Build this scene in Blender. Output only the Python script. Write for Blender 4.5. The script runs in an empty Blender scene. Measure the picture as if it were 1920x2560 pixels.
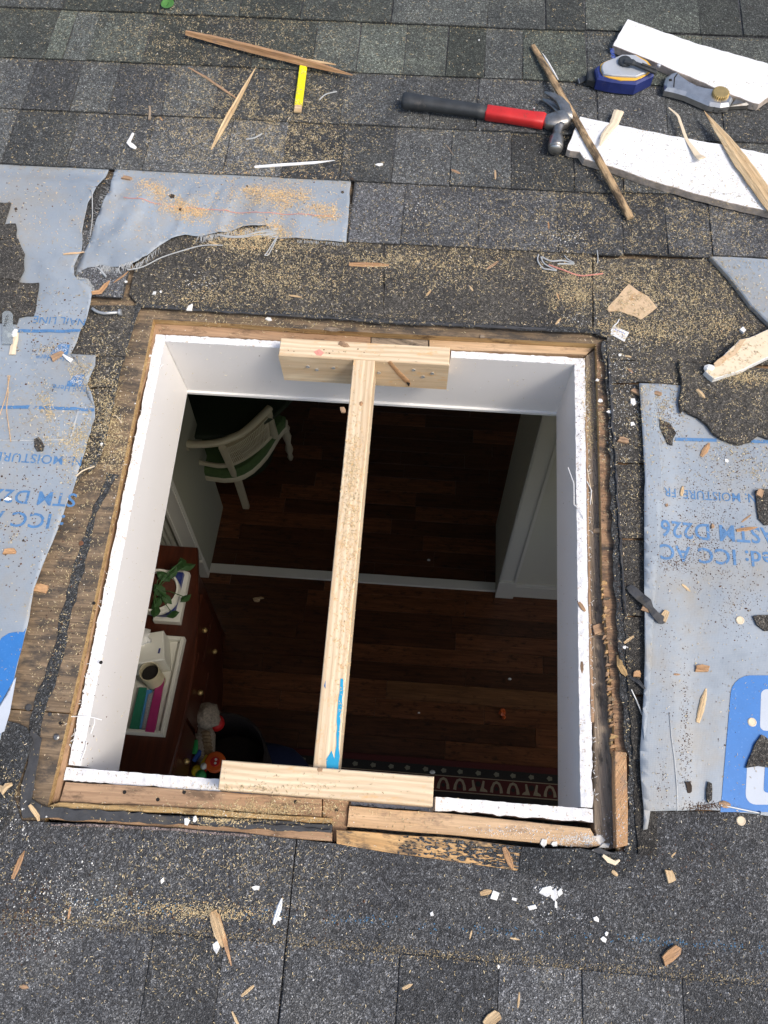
import bpy, bmesh, math, random
import numpy as np
from mathutils import Vector, Matrix, noise
from mathutils.bvhtree import BVHTree
random.seed(7); rng = np.random.default_rng(7)
SC = bpy.context.scene
COL = SC.collection
R = math.radians
# ------------------------------------------------------------------ camera, sky, sun, exposure
PITCH = R(10); Z0 = 3.0                      # roof slope; height of the roof surface at the opening
RM = Matrix.Translation((0, 0, Z0)) @ Matrix.Rotation(PITCH, 4, 'X')   # roof frame -> world (u right, v up the slope, h off the roof)
WM = Matrix.Translation((0, 0, Z0))          # level frame of the room below
FPX = 2070.0; PS = 1920 / 1659
A_ = np.array([0.99706753, 0.06512661, -0.04018538]); B_ = np.array([-0.075294, 0.9287398, -0.36300579]); N_ = np.array([0.01368043, 0.364967, 0.93091994])
CP = np.array([0.05706004, -0.51471932, 1.32])      # camera in the roof frame
def ray(x, y):
    d = np.array([x * PS - 960, y * PS - 1280, FPX]); return np.array([d @ A_, -(d @ B_), -(d @ N_)])
def at(x, y, h=0.0):
    d = ray(x, y); return CP + d * ((h - CP[2]) / d[2])
cam = bpy.data.cameras.new('camera'); co = bpy.data.objects.new('camera', cam); COL.objects.link(co)
right = Vector((A_[0], -B_[0], -N_[0])); down = Vector((A_[1], -B_[1], -N_[1])); fwd = Vector((A_[2], -B_[2], -N_[2]))
M3 = Matrix((right, -down, -fwd)).transposed().to_4x4(); M3.translation = Vector(CP)
co.matrix_world = RM @ M3
cam.sensor_fit = 'VERTICAL'; cam.sensor_height = 36; cam.lens = 36 * FPX / 2560; cam.clip_start = 0.02; cam.clip_end = 500
SC.camera = co
SUN_EL, SUN_AZ = R(50), R(-32)                # azimuth measured from +X towards +Y
W = bpy.data.worlds.new("World"); SC.world = W; W.use_nodes = True
nt = W.node_tree; bg = nt.nodes['Background']; sky = nt.nodes.new('ShaderNodeTexSky'); sky.sky_type = 'NISHITA'
sky.sun_disc = False; sky.sun_elevation = SUN_EL; sky.sun_rotation = R(90) - SUN_AZ; sky.air_density = 1.0; sky.dust_density = 3.5; sky.ozone_density = 1.0
nt.links.new(sky.outputs[0], bg.inputs[0]); bg.inputs[1].default_value = 0.13
sl = bpy.data.lights.new('sun', 'SUN'); sl.energy = 1.5; sl.angle = R(16); sl.color = (1, .92, .8)
so = bpy.data.objects.new('sun', sl); COL.objects.link(so)
so.rotation_euler = Vector((math.cos(SUN_EL) * math.cos(SUN_AZ), math.cos(SUN_EL) * math.sin(SUN_AZ), math.sin(SUN_EL))).to_track_quat('Z', 'Y').to_euler()
SC.view_settings.view_transform = 'Standard'; SC.view_settings.look = 'None'; SC.view_settings.gamma = 1
SC.view_settings.use_curve_mapping = False; SC.view_settings.exposure = 0.58
SC.render.engine = 'CYCLES'; SC.cycles.max_bounces = 10; SC.cycles.diffuse_bounces = 7

# ------------------------------------------------------------------ materials
def mat(name):
    m = bpy.data.materials.new(name); m.use_nodes = True; return m, m.node_tree, m.node_tree.nodes['Principled BSDF']
def nd(t, k, **kw):
    n = t.nodes.new(k)
    for a, b in kw.items(): setattr(n, a, b)
    return n
def attr(t, nm, sc=None, off=None):
    a = nd(t, 'ShaderNodeAttribute', attribute_name=nm)
    if sc is None: return a.outputs['Vector']
    m = nd(t, 'ShaderNodeMapping'); m.inputs['Scale'].default_value = sc
    t.links.new(a.outputs['Vector'], m.inputs['Vector']); return m.outputs[0]
def noi(t, v, s, d=4, r=.6):
    n = nd(t, 'ShaderNodeTexNoise'); n.inputs['Scale'].default_value = s; n.inputs['Detail'].default_value = d; n.inputs['Roughness'].default_value = r
    if v: t.links.new(v, n.inputs['Vector'])
    return n.outputs['Fac']
def ramp(t, f, stops):
    n = nd(t, 'ShaderNodeValToRGB'); e = n.color_ramp.elements
    while len(e) < len(stops): e.new(.5)
    for i, (p, c) in enumerate(stops): e[i].position = p; e[i].color = (*c, 1) if len(c) == 3 else c
    t.links.new(f, n.inputs[0]); return n.outputs[0]
def mix(t, a, b, f, mode='MIX'):
    n = nd(t, 'ShaderNodeMix', data_type='RGBA', blend_type=mode)
    for s, v in ((n.inputs[6], a), (n.inputs[7], b), (n.inputs[0], f)):
        if isinstance(v, (int, float)): s.default_value = v
        elif isinstance(v, tuple): s.default_value = (*v, 1)
        else: t.links.new(v, s)
    return n.outputs[2]
def bump(t, bs, h, dist, st=.8, prev=None):
    n = nd(t, 'ShaderNodeBump'); n.inputs['Distance'].default_value = dist; n.inputs['Strength'].default_value = st
    t.links.new(h, n.inputs['Height'])
    if prev: t.links.new(prev, n.inputs['Normal'])
    t.links.new(n.outputs[0], bs.inputs['Normal']); return n.outputs[0]
def g(v): return (v, v, v)
def granules(name, lo, mid, hi, tint=(1, 1, 1), cell=640):
    m, t, b = mat(name); v = attr(t, 'gc')
    vo = nd(t, 'ShaderNodeTexVoronoi'); vo.inputs['Scale'].default_value = cell; t.links.new(v, vo.inputs['Vector'])
    s = nd(t, 'ShaderNodeSeparateColor'); t.links.new(vo.outputs['Color'], s.inputs[0])
    c = ramp(t, s.outputs[0], [(0, g(lo)), (.45, g(mid * .75)), (.72, g(mid)), (.9, g(hi * .55)), (1, g(hi))])
    vo2 = nd(t, 'ShaderNodeTexVoronoi'); vo2.inputs['Scale'].default_value = cell * .37; t.links.new(v, vo2.inputs['Vector'])
    s2 = nd(t, 'ShaderNodeSeparateColor'); t.links.new(vo2.outputs['Color'], s2.inputs[0])
    c = mix(t, c, ramp(t, s2.outputs[1], [(0, g(.62)), (.6, g(.97)), (.93, g(1.2)), (1, g(1.8))]), 1.0, 'MULTIPLY')
    big = ramp(t, noi(t, v, 9, 5, .65), [(.3, (.68, .69, .72)), (.5, (.95, .95, .95)), (.7, (1.3, 1.28, 1.22))])
    c = mix(t, c, big, 1.0, 'MULTIPLY')
    tn = nd(t, 'ShaderNodeAttribute', attribute_name='tone'); c = mix(t, c, tn.outputs['Color'], 1.0, 'MULTIPLY')
    c = mix(t, c, tint, 1.0, 'MULTIPLY')
    wear = ramp(t, noi(t, v, 23, 6, .7), [(.6, g(0)), (.75, g(.55))]); c = mix(t, c, (.055, .047, .038), wear)
    t.links.new(c, b.inputs['Base Color']); b.inputs['Roughness'].default_value = .85
    bump(t, b, vo.outputs['Distance'], .0022, .9, None); return m
def wood(name, a, c, dirt=None, dirt_amt=.5, sc=1.0, rough=.7, grain=1.0, bmp=.0008, rings=.0):
    m, t, b = mat(name); v = attr(t, 'gc', (1.6 * sc, 26 * sc, 26 * sc))
    n1 = noi(t, v, 3.2, 6, .65); n2 = noi(t, attr(t, 'gc', (4 * sc, 130 * sc, 130 * sc)), 3, 4, .7)
    col = ramp(t, n1, [(.28, a), (.5, tuple((x + y) / 2 for x, y in zip(a, c))), (.72, c)])
    col = mix(t, col, ramp(t, n2, [(.3, g(1 - .38 * grain)), (.6, g(1.05))]), 1.0, 'MULTIPLY')
    if rings:
        wv = nd(t, 'ShaderNodeTexWave', wave_type='BANDS', bands_direction='Y'); wv.inputs['Scale'].default_value = 34; wv.inputs['Distortion'].default_value = 6; wv.inputs['Detail'].default_value = 2; wv.inputs['Detail Scale'].default_value = .6
        t.links.new(attr(t, 'gc', (.35, 1, 1)), wv.inputs['Vector'])
        col = mix(t, col, ramp(t, wv.outputs['Fac'], [(.1, g(1)), (.9, (1 - rings, 1 - rings * 1.25, 1 - rings * 1.5))]), 1.0, 'MULTIPLY')
    if dirt:
        d = noi(t, attr(t, 'gc', (6, 14, 14)), 3.5, 8, .72)
        col = mix(t, col, dirt, ramp(t, d, [(.62 - .28 * dirt_amt, g(0)), (.72 - .2 * dirt_amt, g(.9))]))
    t.links.new(col, b.inputs['Base Color']); b.inputs['Roughness'].default_value = rough
    bump(t, b, n2, bmp * 1.5, .8); return m
def plain(name, c, rough=.6, metal=0, var=.12, vs=30, bmp=0, spec=None, spots=None, spotc=None, coat=0):
    m, t, b = mat(name); v = attr(t, 'gc')
    n = noi(t, v, vs, 6, .65)
    col = ramp(t, n, [(.3, tuple(x * (1 - var) for x in c)), (.7, tuple(min(1, x * (1 + var)) for x in c))])
    if spots:
        s = noi(t, v, spots, 7, .7); col = mix(t, col, spotc, ramp(t, s, [(.58, g(0)), (.66, g(.85))]))
    t.links.new(col, b.inputs['Base Color']); b.inputs['Roughness'].default_value = rough; b.inputs['Metallic'].default_value = metal
    if spec is not None: b.inputs['Specular IOR Level'].default_value = spec
    if coat: b.inputs['Coat Weight'].default_value = coat
    if bmp: bump(t, b, n, bmp, .8)
    return m
M = {}
M['shingle'] = granules('granule_shingle', .04, .108, .33, (.97, 1.0, 1.05))
M['old_shingle'] = granules('old_granules', .036, .094, .27, (1.08, 1.0, .88))
M['tar'] = plain('tar_membrane', (.048, .05, .055), .75, var=.35, vs=60, bmp=.002, spots=22, spotc=(.085, .075, .06))
M['tar_grit'] = granules('grit_on_tar', .024, .06, .2, (.95, 1, 1.05))
M['deck'] = wood('weathered_plywood', (.13, .09, .055), (.36, .26, .165), (.06, .052, .045), .62, 1.0, .85, 1.3, .0014)
M['deck_red'] = wood('reddish_plywood', (.26, .14, .075), (.48, .3, .17), (.05, .045, .04), .6, 1.0, .85, 1.2, .0014)
M['ply_edge'] = wood('sawn_ply_edge', (.33, .19, .07), (.62, .43, .2), (.12, .07, .035), .3, 1.2, .8, 1.2, .001)
M['frame'] = wood('aged_framing_lumber', (.33, .2, .115), (.5, .33, .2), (.14, .09, .055), .35, .8, .8, .8)
M['frame_light'] = wood('lighter_framing_lumber', (.5, .33, .18), (.68, .48, .3), (.3, .2, .13), .3, .8, .8, .7)
M['frame_dark'] = wood('blackened_rafter', (.2, .155, .115), (.48, .38, .28), (.07, .06, .05), .4, 1.3, .85, 1.3, .0022)
M['osb'] = wood('orange_sheathing', (.5, .28, .11), (.72, .47, .22), (.045, .042, .04), .5, .7, .8, 1.0)
M['pine'] = wood('fresh_pine', (.66, .5, .32), (.84, .7, .5), (.66, .42, .2), .22, .7, .65, .35, .0005, .16)
M['pine_side'] = wood('yellow_pine_side', (.5, .34, .16), (.68, .5, .28), None, 0, .8, .65, .5, .0005, .18)
M['splinter'] = wood('split_pine', (.5, .33, .17), (.8, .62, .38), (.42, .24, .1), .25, 1.6, .75, 1.1, .001)
M['splinter_red'] = wood('reddish_split_wood', (.38, .2, .09), (.62, .38, .2), (.3, .2, .14), .3, 1.5, .75, 1.1, .001)
M['stick_old'] = wood('stained_old_stick', (.36, .23, .12), (.64, .46, .26), (.06, .04, .025), .6, 1.5, .8, 1.1, .001)
M['white_paint'] = plain('white_paint', (.76, .78, .8), .45, var=.03, vs=14)
M['lip'] = plain('raw_gypsum_edge', (.79, .79, .79), .9, var=.1, vs=120, bmp=.0025, spots=130, spotc=(.5, .4, .32))
M['plaster'] = plain('plaster_crumb', (.82, .82, .8), .9, var=.06, vs=150, bmp=.001)
M['shaft'] = plain('shaft_paint', (.8, .78, .765), .55, var=.015, vs=8, bmp=.0003)
M['board_edge'] = plain('torn_board_edge', (.48, .41, .35), .95, var=.3, vs=90, bmp=.003)
M['paper'] = plain('tan_paper', (.6, .44, .28), .85, var=.12, vs=60, bmp=.0006, spots=45, spotc=(.5, .3, .14))
M['cream'] = plain('cream_board', (.74, .62, .45), .8, var=.08, vs=60, spots=60, spotc=(.42, .33, .22))
M['steel'] = plain('worn_steel', (.33, .32, .3), .38, .9, var=.3, vs=60, spots=42, spotc=(.16, .08, .04))
M['chrome'] = plain('worn_chrome', (.55, .55, .54), .32, .9, var=.15, vs=60, spots=55, spotc=(.08, .085, .09))
M['galv'] = plain('galvanised_steel', (.5, .52, .53), .5, .7, var=.15, vs=90)
M['brass'] = plain('brass', (.62, .44, .18), .4, .8, var=.15, vs=90)
M['rubber'] = plain('black_rubber', (.03, .034, .038), .55, var=.3, vs=50, bmp=.0006, spots=35, spotc=(.075, .07, .065))
M['red'] = plain('red_rubber', (.55, .022, .022), .5, var=.12, vs=50, bmp=.0004, spots=70, spotc=(.3, .04, .03))
M['navy'] = plain('navy_plastic', (.02, .034, .17), .4, var=.2, vs=60, spots=40, spotc=(.07, .07, .17))
M['silver'] = plain('grey_plastic', (.45, .48, .52), .45, .2, var=.07, vs=40)
M['amber'] = plain('amber_plastic', (.75, .42, .05), .45)
M['blue_ink'] = plain('blue_ink', (.05, .1, .42), .6)
M['yellow'] = plain('yellow_paint', (.88, .8, .01), .5, var=.04, spots=45, spotc=(.4, .33, .05))
M['leaf'] = plain('leaf', (.07, .2, .04), .5, var=.2, vs=80)
M['vein'] = plain('dark_leaf_mark', (.03, .1, .02), .6)
M['hole'] = plain('hole_black', (.012, .01, .009), .9)  # near-black used for holes, slots, a knot and small lettering
M['rust'] = plain('rust', (.16, .07, .035), .85, var=.4, vs=200)
M['ink'] = plain('print_blue', (.08, .2, .4), .55, var=.2, vs=120, spots=170, spotc=(.26, .32, .4))
M['logo'] = plain('logo_blue', (.035, .18, .5), .5, var=.05, vs=60, spots=260, spotc=(.1, .27, .6))
M['logo_gap'] = plain('logo_pale', (.5, .55, .62), .6, var=.05)
M['pink'] = plain('pink_thread', (.6, .25, .2), .7)
M['aqua'] = plain('bright_blue_paint', (.01, .33, .58), .5, var=.1, spots=120, spotc=(.4, .5, .5))
M['twine'] = plain('grey_fibre', (.42, .44, .45), .8)
M['bark'] = plain('dark_bark', (.05, .035, .025), .9, var=.4, vs=120)
def sheetmat():
    m, t, b = mat('woven_underlayment'); v = attr(t, 'gc')
    n = noi(t, v, 11, 6, .6); col = ramp(t, n, [(.3, (.25, .29, .335)), (.55, (.315, .365, .42)), (.72, (.39, .425, .46))])
    w1 = nd(t, 'ShaderNodeTexWave', wave_type='BANDS', bands_direction='X'); w1.inputs['Scale'].default_value = 130; w1.inputs['Distortion'].default_value = .6; t.links.new(v, w1.inputs['Vector'])
    w2 = nd(t, 'ShaderNodeTexWave', wave_type='BANDS', bands_direction='Y'); w2.inputs['Scale'].default_value = 110; w2.inputs['Distortion'].default_value = .6; t.links.new(v, w2.inputs['Vector'])
    wv = mix(t, w1.outputs['Color'], w2.outputs['Color'], .5)
    col = mix(t, col, ramp(t, wv, [(0, g(.95)), (1, g(1.03))]), 1.0, 'MULTIPLY')
    d = noi(t, v, 5.5, 9, .72); col = mix(t, col, (.26, .235, .19), ramp(t, d, [(.47, g(0)), (.68, g(.72))]))
    d2 = noi(t, v, 95, 4, .7); col = mix(t, col, (.2, .17, .14), ramp(t, d2, [(.64, g(0)), (.72, g(.6))]))
    t.links.new(col, b.inputs['Base Color']); b.inputs['Roughness'].default_value = .5
    bump(t, b, noi(t, v, 26, 4, .55), .004, .4, bump(t, b, wv, .0003, .3)); return m
M['sheet'] = sheetmat(); M['pinkish'] = granules('pink_grit', .05, .3, .6, (1, .8, .75))
def toned(name, stops, rough=.8):
    m, t, b = mat(name); tn = nd(t, 'ShaderNodeAttribute', attribute_name='tone')
    t.links.new(ramp(t, tn.outputs['Fac'], stops), b.inputs['Base Color']); b.inputs['Roughness'].default_value = rough; return m
M['sawdust'] = toned('sawdust', [(0, (.2, .15, .09)), (.3, (.45, .36, .2)), (.6, (.74, .62, .38)), (.85, (.74, .46, .19)), (1, (.85, .82, .72))])
M['crumbs'] = toned('crumbs', [(0, (.03, .02, .015)), (.5, (.12, .06, .035)), (.8, (.2, .12, .08)), (1, (.5, .4, .3))])

# ------------------------------------------------------------------ object helpers
ORG = {}; USED = {}
GV, GF = [], []                              # everything debris can lie on, in the roof frame
def mk(name, verts, faces, m, parent=None, F=None, org=None, gc=None, tone=None, smooth=False, ground=False, mi=None):
    F = F or (ORG[parent.name][1] if parent else RM)
    V = np.array(verts, dtype=float).reshape(-1, 3)
    if org is None:
        org = (V.min(0) + V.max(0)) / 2; org[2] = V[:, 2].min()
    org = np.array(org, float)
    me = bpy.data.meshes.new(name); me.from_pydata((V - org).tolist(), [], [list(map(int, f)) for f in faces])
    a = me.attributes.new('gc', 'FLOAT_VECTOR', 'POINT'); a.data.foreach_set('vector', np.asarray(V if gc is None else gc, dtype=np.float32).ravel())
    if tone is not None:
        tn = np.asarray(tone, float)
        c = np.ones((len(V), 4), np.float32)
        c[:, :3] = tn[:, None] if tn.ndim == 1 else tn
        a = me.attributes.new('tone', 'FLOAT_COLOR', 'POINT'); a.data.foreach_set('color', c.ravel())
    for x in (m if isinstance(m, (list, tuple)) else [m]): me.materials.append(x)
    if mi is not None: me.polygons.foreach_set('material_index', mi)
    if smooth: me.polygons.foreach_set('use_smooth', [True] * len(me.polygons))
    me.update(); me.validate()
    o = bpy.data.objects.new(name, me); COL.objects.link(o)
    if parent:
        o.parent = parent; o.matrix_basis = Matrix.Translation(Vector(org - ORG[parent.name][0]))
    else: o.matrix_world = F @ Matrix.Translation(Vector(org))
    ORG[o.name] = (org, F)
    if ground:
        k = len(GV); GV.extend(V.tolist()); GF.extend([[i + k for i in f] for f in faces])
    return o
def empty(name, org, F=None):
    F = F or RM; o = bpy.data.objects.new(name, None); COL.objects.link(o); o.empty_display_size = .05
    o.matrix_world = F @ Matrix.Translation(Vector(org)); ORG[o.name] = (np.array(org, float), F); return o
def tag(o, label, cat, group=None):
    o['label'] = label; o['category'] = cat
    if group: o['group'] = group
    return o
def struct(o): o['kind'] = 'structure'; return o
def stuff(o, label=None, cat=None):
    o['kind'] = 'stuff'
    if label: o['label'] = label; o['category'] = cat
    return o
def join(parts):
    V, F, G = [], [], []
    for p in parts:
        k = len(V); V += [tuple(x) for x in p[0]]; F += [[i + k for i in f] for f in p[1]]; G += [tuple(x) for x in (p[2] if len(p) > 2 and p[2] is not None else p[0])]
    return V, F, G
def grainof(V, d):
    d = np.array([d[0], d[1], 0.0]); d /= np.linalg.norm(d) + 1e-9; e = np.array([-d[1], d[0], 0]); V = np.array(V, float)
    r = random.random() * 9
    return np.stack([V @ d + r, V @ e + r, V[:, 2]], 1)
def resample(P, step, jit=0.0, closed=True):
    P = [np.array(p[:2], float) for p in P]; out = []
    n = len(P)
    for i in range(n if closed else n - 1):
        a, b = P[i], P[(i + 1) % n]; L = np.linalg.norm(b - a); k = max(1, int(L / step)) if step else 1
        nr = np.array([-(b - a)[1], (b - a)[0]]) / (L + 1e-9)
        for j in range(k):
            q = a + (b - a) * j / k
            if jit: q = q + nr * random.uniform(-jit, jit) * (1 if j else .5)
            out.append(q)
    if not closed: out.append(P[-1])
    return out
def prism(P, h0, h1, bev=.0, step=0, jit=0.0, grain=None, hj=0.0):
    """outline P (u,v) extruded from h0 to h1; h1 may be a function of (u,v)"""
    P = resample(P, step, jit)
    A = sum(P[i][0] * P[(i + 1) % len(P)][1] - P[(i + 1) % len(P)][0] * P[i][1] for i in range(len(P)))
    if A < 0: P = P[::-1]
    n = len(P); top = h1 if callable(h1) else (lambda u, v: h1); bot = h0 if callable(h0) else (lambda u, v: h0)
    V = [(p[0], p[1], bot(*p)) for p in P]; hs = [top(*p) + random.uniform(-hj, hj) for p in P]
    rings = 2
    if bev:
        V += [(p[0], p[1], hs[i] - bev) for i, p in enumerate(P)]; rings = 3
        for i in range(n):
            a, b, c = P[i - 1], P[i], P[(i + 1) % n]; d1 = b - a; d2 = c - b
            d1 /= np.linalg.norm(d1) + 1e-9; d2 /= np.linalg.norm(d2) + 1e-9
            nn = np.array([-(d1 + d2)[1], (d1 + d2)[0]]); nn /= np.linalg.norm(nn) + 1e-9
            q = b + nn * bev; V.append((q[0], q[1], hs[i]))
    else: V += [(p[0], p[1], hs[i]) for i, p in enumerate(P)]
    F = [list(range(n))[::-1]]
    for r in range(rings - 1):
        for i in range(n):
            j = (i + 1) % n; F.append([r * n + i, r * n + j, (r + 1) * n + j, (r + 1) * n + i])
    F.append([(rings - 1) * n + i for i in range(n)])
    if grain is None:
        L = [(np.linalg.norm(P[(i + 1) % n] - P[i]), i) for i in range(n)]; i = max(L)[1]; grain = P[(i + 1) % n] - P[i]
        if step: grain = max(P, key=lambda q: q[0]) - min(P, key=lambda q: q[0])
    return V, F, grainof(V, grain)
def box(x0, x1, y0, y1, z0, z1, bev=0): return prism([(x0, y0), (x1, y0), (x1, y1), (x0, y1)], z0, z1, bev)
def loft(path, sec, up=(0, 0, 1), cap=True, gseed=True):
    """path of 3-D points; sec[i] = list of (across, up) offsets"""
    P = [np.array(p, float) for p in path]; V = []; G = []; n = len(sec[0]); s = 0; up = np.array(up, float); r0 = random.random() * 7
    for i, p in enumerate(P):
        d = P[min(i + 1, len(P) - 1)] - P[max(i - 1, 0)]; d /= np.linalg.norm(d) + 1e-9
        x = np.cross(d, up); x /= np.linalg.norm(x) + 1e-9; y = np.cross(x, d)
        if i: s += np.linalg.norm(p - P[i - 1])
        for a, b in sec[i]: V.append(tuple(p + x * a + y * b)); G.append((s + r0, a + r0, b))
    F = []
    for i in range(len(P) - 1):
        for j in range(n):
            k = (j + 1) % n; F.append([i * n + j, i * n + k, (i + 1) * n + k, (i + 1) * n + j])
    if cap: F.append(list(range(n))[::-1]); F.append([(len(P) - 1) * n + j for j in range(n)])
    return V, [f[::-1] for f in F], G
def ell(a, b, n=12, p=1.0):
    out = []
    for i in range(n):
        t = 2 * math.pi * i / n; c, s = math.cos(t), math.sin(t)
        out.append((a * math.copysign(abs(c) ** p, c), b * math.copysign(abs(s) ** p, s)))
    return out
def tube(path, r, n=8): 
    rs = r if isinstance(r, (list, tuple)) else [r] * len(path)
    return loft(path, [ell(q, q, n) for q in rs])
def lathe(prof, c, n=24, axis=2):
    V, F = [], []
    for (r, z) in prof:
        for i in range(n):
            t = 2 * math.pi * i / n; V.append((c[0] + r * math.cos(t), c[1] + r * math.sin(t), c[2] + z))
    for k in range(len(prof) - 1):
        for i in range(n):
            j = (i + 1) % n; F.append([k * n + i, k * n + j, (k + 1) * n + j, (k + 1) * n + i])
    F.append(list(range(n))[::-1]); F.append([(len(prof) - 1) * n + i for i in range(n)])
    return V, F, None
def blob(c, r, seed=0, n=10, m_=7, j=.25, sq=(1, 1, 1)):
    V, F = [], []; c = np.array(c, float)
    for k in range(m_ + 1):
        ph = math.pi * k / m_
        for i in range(n):
            t = 2 * math.pi * i / n; d = Vector((math.sin(ph) * math.cos(t), math.sin(ph) * math.sin(t), math.cos(ph)))
            q = r * (1 + j * noise.noise(d * 1.7 + Vector((seed, 0, 0)))); V.append(tuple(c + np.array([d.x * q * sq[0], d.y * q * sq[1], d.z * q * sq[2]])))
    for k in range(m_):
        for i in range(n):
            jn = (i + 1) % n; F.append([k * n + i, (k + 1) * n + i, (k + 1) * n + jn, k * n + jn])
    return V, F, None
BV = None
def rebuild():
    global BV; BV = BVHTree.FromPolygons([tuple(v) for v in GV], GF)
def drop(u, v, default=.005):
    h = BV.ray_cast(Vector((u, v, 1)), Vector((0, 0, -1))); return h[0].z if h[0] is not None else default
def hit(x, y):
    d = ray(x, y); h = BV.ray_cast(Vector(CP), Vector(d).normalized())
    return np.array(h[0]) if h[0] is not None else None
def hh(x, y, dflt=.005):
    p = hit(x, y); return at(x, y, dflt) if p is None else p
def px(P, h=0.0): return [tuple(at(x, y, h)[:2]) for x, y in P]
# ------------------------------------------------------------------ yard, house walls, roof
struct(mk('ground', [(-60, -60, -3), (60, -60, -3), (60, 60, -3), (-60, 60, -3)], [(0, 1, 2, 3)], plain('lawn', (.06, .085, .03), .95, var=.4, vs=6), F=WM))
siding = plain('house_siding', (.5, .48, .43), .7)
def slopez(y, h): return y * math.tan(PITCH) + h / math.cos(PITCH)      # level-frame height of a plane h off the roof
def slabx(x0, x1, P):
    V = [(x, y, z) for x in (x0, x1) for y, z in P]; return V, [(0, 1, 2, 3), (7, 6, 5, 4), (0, 4, 5, 1), (1, 5, 6, 2), (2, 6, 7, 3), (3, 7, 4, 0)], None
def wallx(x0, x1, y0, y1, zb, hr, added_wins=()):
    out = []; y = y0
    for a, b in list(added_wins) + [(y1, y1)]:
        if a > y: out.append(slabx(x0, x1, [(y, zb), (a, zb), (a, slopez(a, hr)), (y, slopez(y, hr))]))
        if b > a: out += [slabx(x0, x1, [(a, zb), (b, zb), (b, -1.75), (a, -1.75)]), slabx(x0, x1, [(a, -.75), (b, -.75), (b, slopez(b, hr)), (a, slopez(a, hr))])]
        y = b
    return join(out)[:2]
ADDED_WINS = ((-1.2, .3), (1.9, 2.6))  # unseen side openings, added to let more daylight into the room
for x0, x1, wn in ((-2.55, -2.42, ()), (2.42, 2.55, ADDED_WINS)): struct(mk('house_wall', *wallx(x0, x1, -1.9, 3.3, -3, -.024, wn), siding, F=WM))
V, F, G = box(-2.55, 2.55, 3.3, 3.43, -3, slopez(3.3, -.024)); struct(mk('house_wall', V, F, siding, F=WM))
zt_ = slopez(-2.03, -.024); V, F, G = join([box(-2.55, -1.4, -2.03, -1.9, -3, zt_), box(1.85, 2.55, -2.03, -1.9, -3, zt_), box(-1.4, 1.85, -2.03, -1.9, -3, -1.7), box(-1.4, 1.85, -2.03, -1.9, -.75, zt_)]); struct(mk('house_wall', V, F, siding, F=WM))  # gap in this out-of-view wall added to brighten the interior
roof = empty('roof', (0, 0, 0)); roof['kind'] = 'structure'
DT, DB = -.006, -.021
def deck(P, m='deck', step=.05, jit=.0, ed='ply_edge'):
    V, F, G = prism(P, DB, DT, step=step, jit=jit, grain=(1, 0)); mi = [1] * len(F); mi[-1] = 0; mi[0] = 0
    return mk('plywood_sheet', V, F, [M[m], M[ed]], roof, gc=G, ground=True, mi=mi)
# sawn edges of the opening in the deck (pixel lines traced on the deck top)
TL, TM, TR_ = (331, 690), (829, 720), (1288, 743)
eT = [at(*p, DT)[:2] for p in (TL, (484, 698), (660, 711), TM, (1060, 731), TR_)]
eL = [at(*p, DT)[:2] for p in (TL, (262, 1025), (196, 1333), (150, 1540), (106, 1728))]
eR = [at(*p, DT)[:2] for p in (TR_, (1293, 900), (1297, 1050), (1301, 1250))]
uL, uR, vT = eL[0][0], eR[0][0], eT[0][1]
deck([(-2.9, vT + .004), (-2.9, 3.5), (2.9, 3.5), (2.9, eR[0][1] + .002)] + [tuple(p) for p in eT[::-1]], step=0)
deck([(-2.9, vT + .002)] + [tuple(p) for p in eL[:4]] + [(-2.9, eL[3][1])], step=0)
deck([(-2.9, eL[3][1] - .002), tuple(eL[3] - (0, .002)), tuple(eL[4]), (eL[4][0], -.56), (-2.9, -.56)], step=0)
deck([tuple(p) for p in eR] + [tuple(at(1322, 1500, DT)[:2]), tuple(at(1330, 1640, DT)[:2]), (.385, -.56), (2.9, -.56), (2.9, eR[0][1])], 'deck_red', step=0)
deck([(-2.9, -.562), (2.9, -.562), (2.9, -2.2), (-2.9, -2.2)], step=0)
# ragged splintered veneer along the right-hand sawn edge
for (y0, y1) in ((1255, 1395), (1405, 1475), (1480, 1570), (1585, 1628)):
    y = y0
    while y < y1:
        x = 1300 + (y - 1250) * .055 + random.uniform(-2, 3); L = random.uniform(4, 17); hgt = random.uniform(3, 9); q = random.uniform(-3, 3)
        P = px([(x, y), (x + L * .5, y + random.uniform(-2, 2)), (x + L, y + q), (x + L * random.uniform(.7, 1.1), y + q + hgt * .7), (x + L * .4, y + hgt), (x + random.uniform(-3, 2), y + hgt * 1.1)], DT)
        V, F, G = prism(P, DT - random.uniform(.003, .01), DT + random.uniform(-.003, .004), grain=(1, 0), hj=.0012); mk('torn_veneer', V, F, M[random.choice(['ply_edge', 'osb', 'deck', 'frame', 'splinter_red'])], roof, gc=G, ground=True); y += hgt * random.uniform(.7, 1.3)

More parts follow.
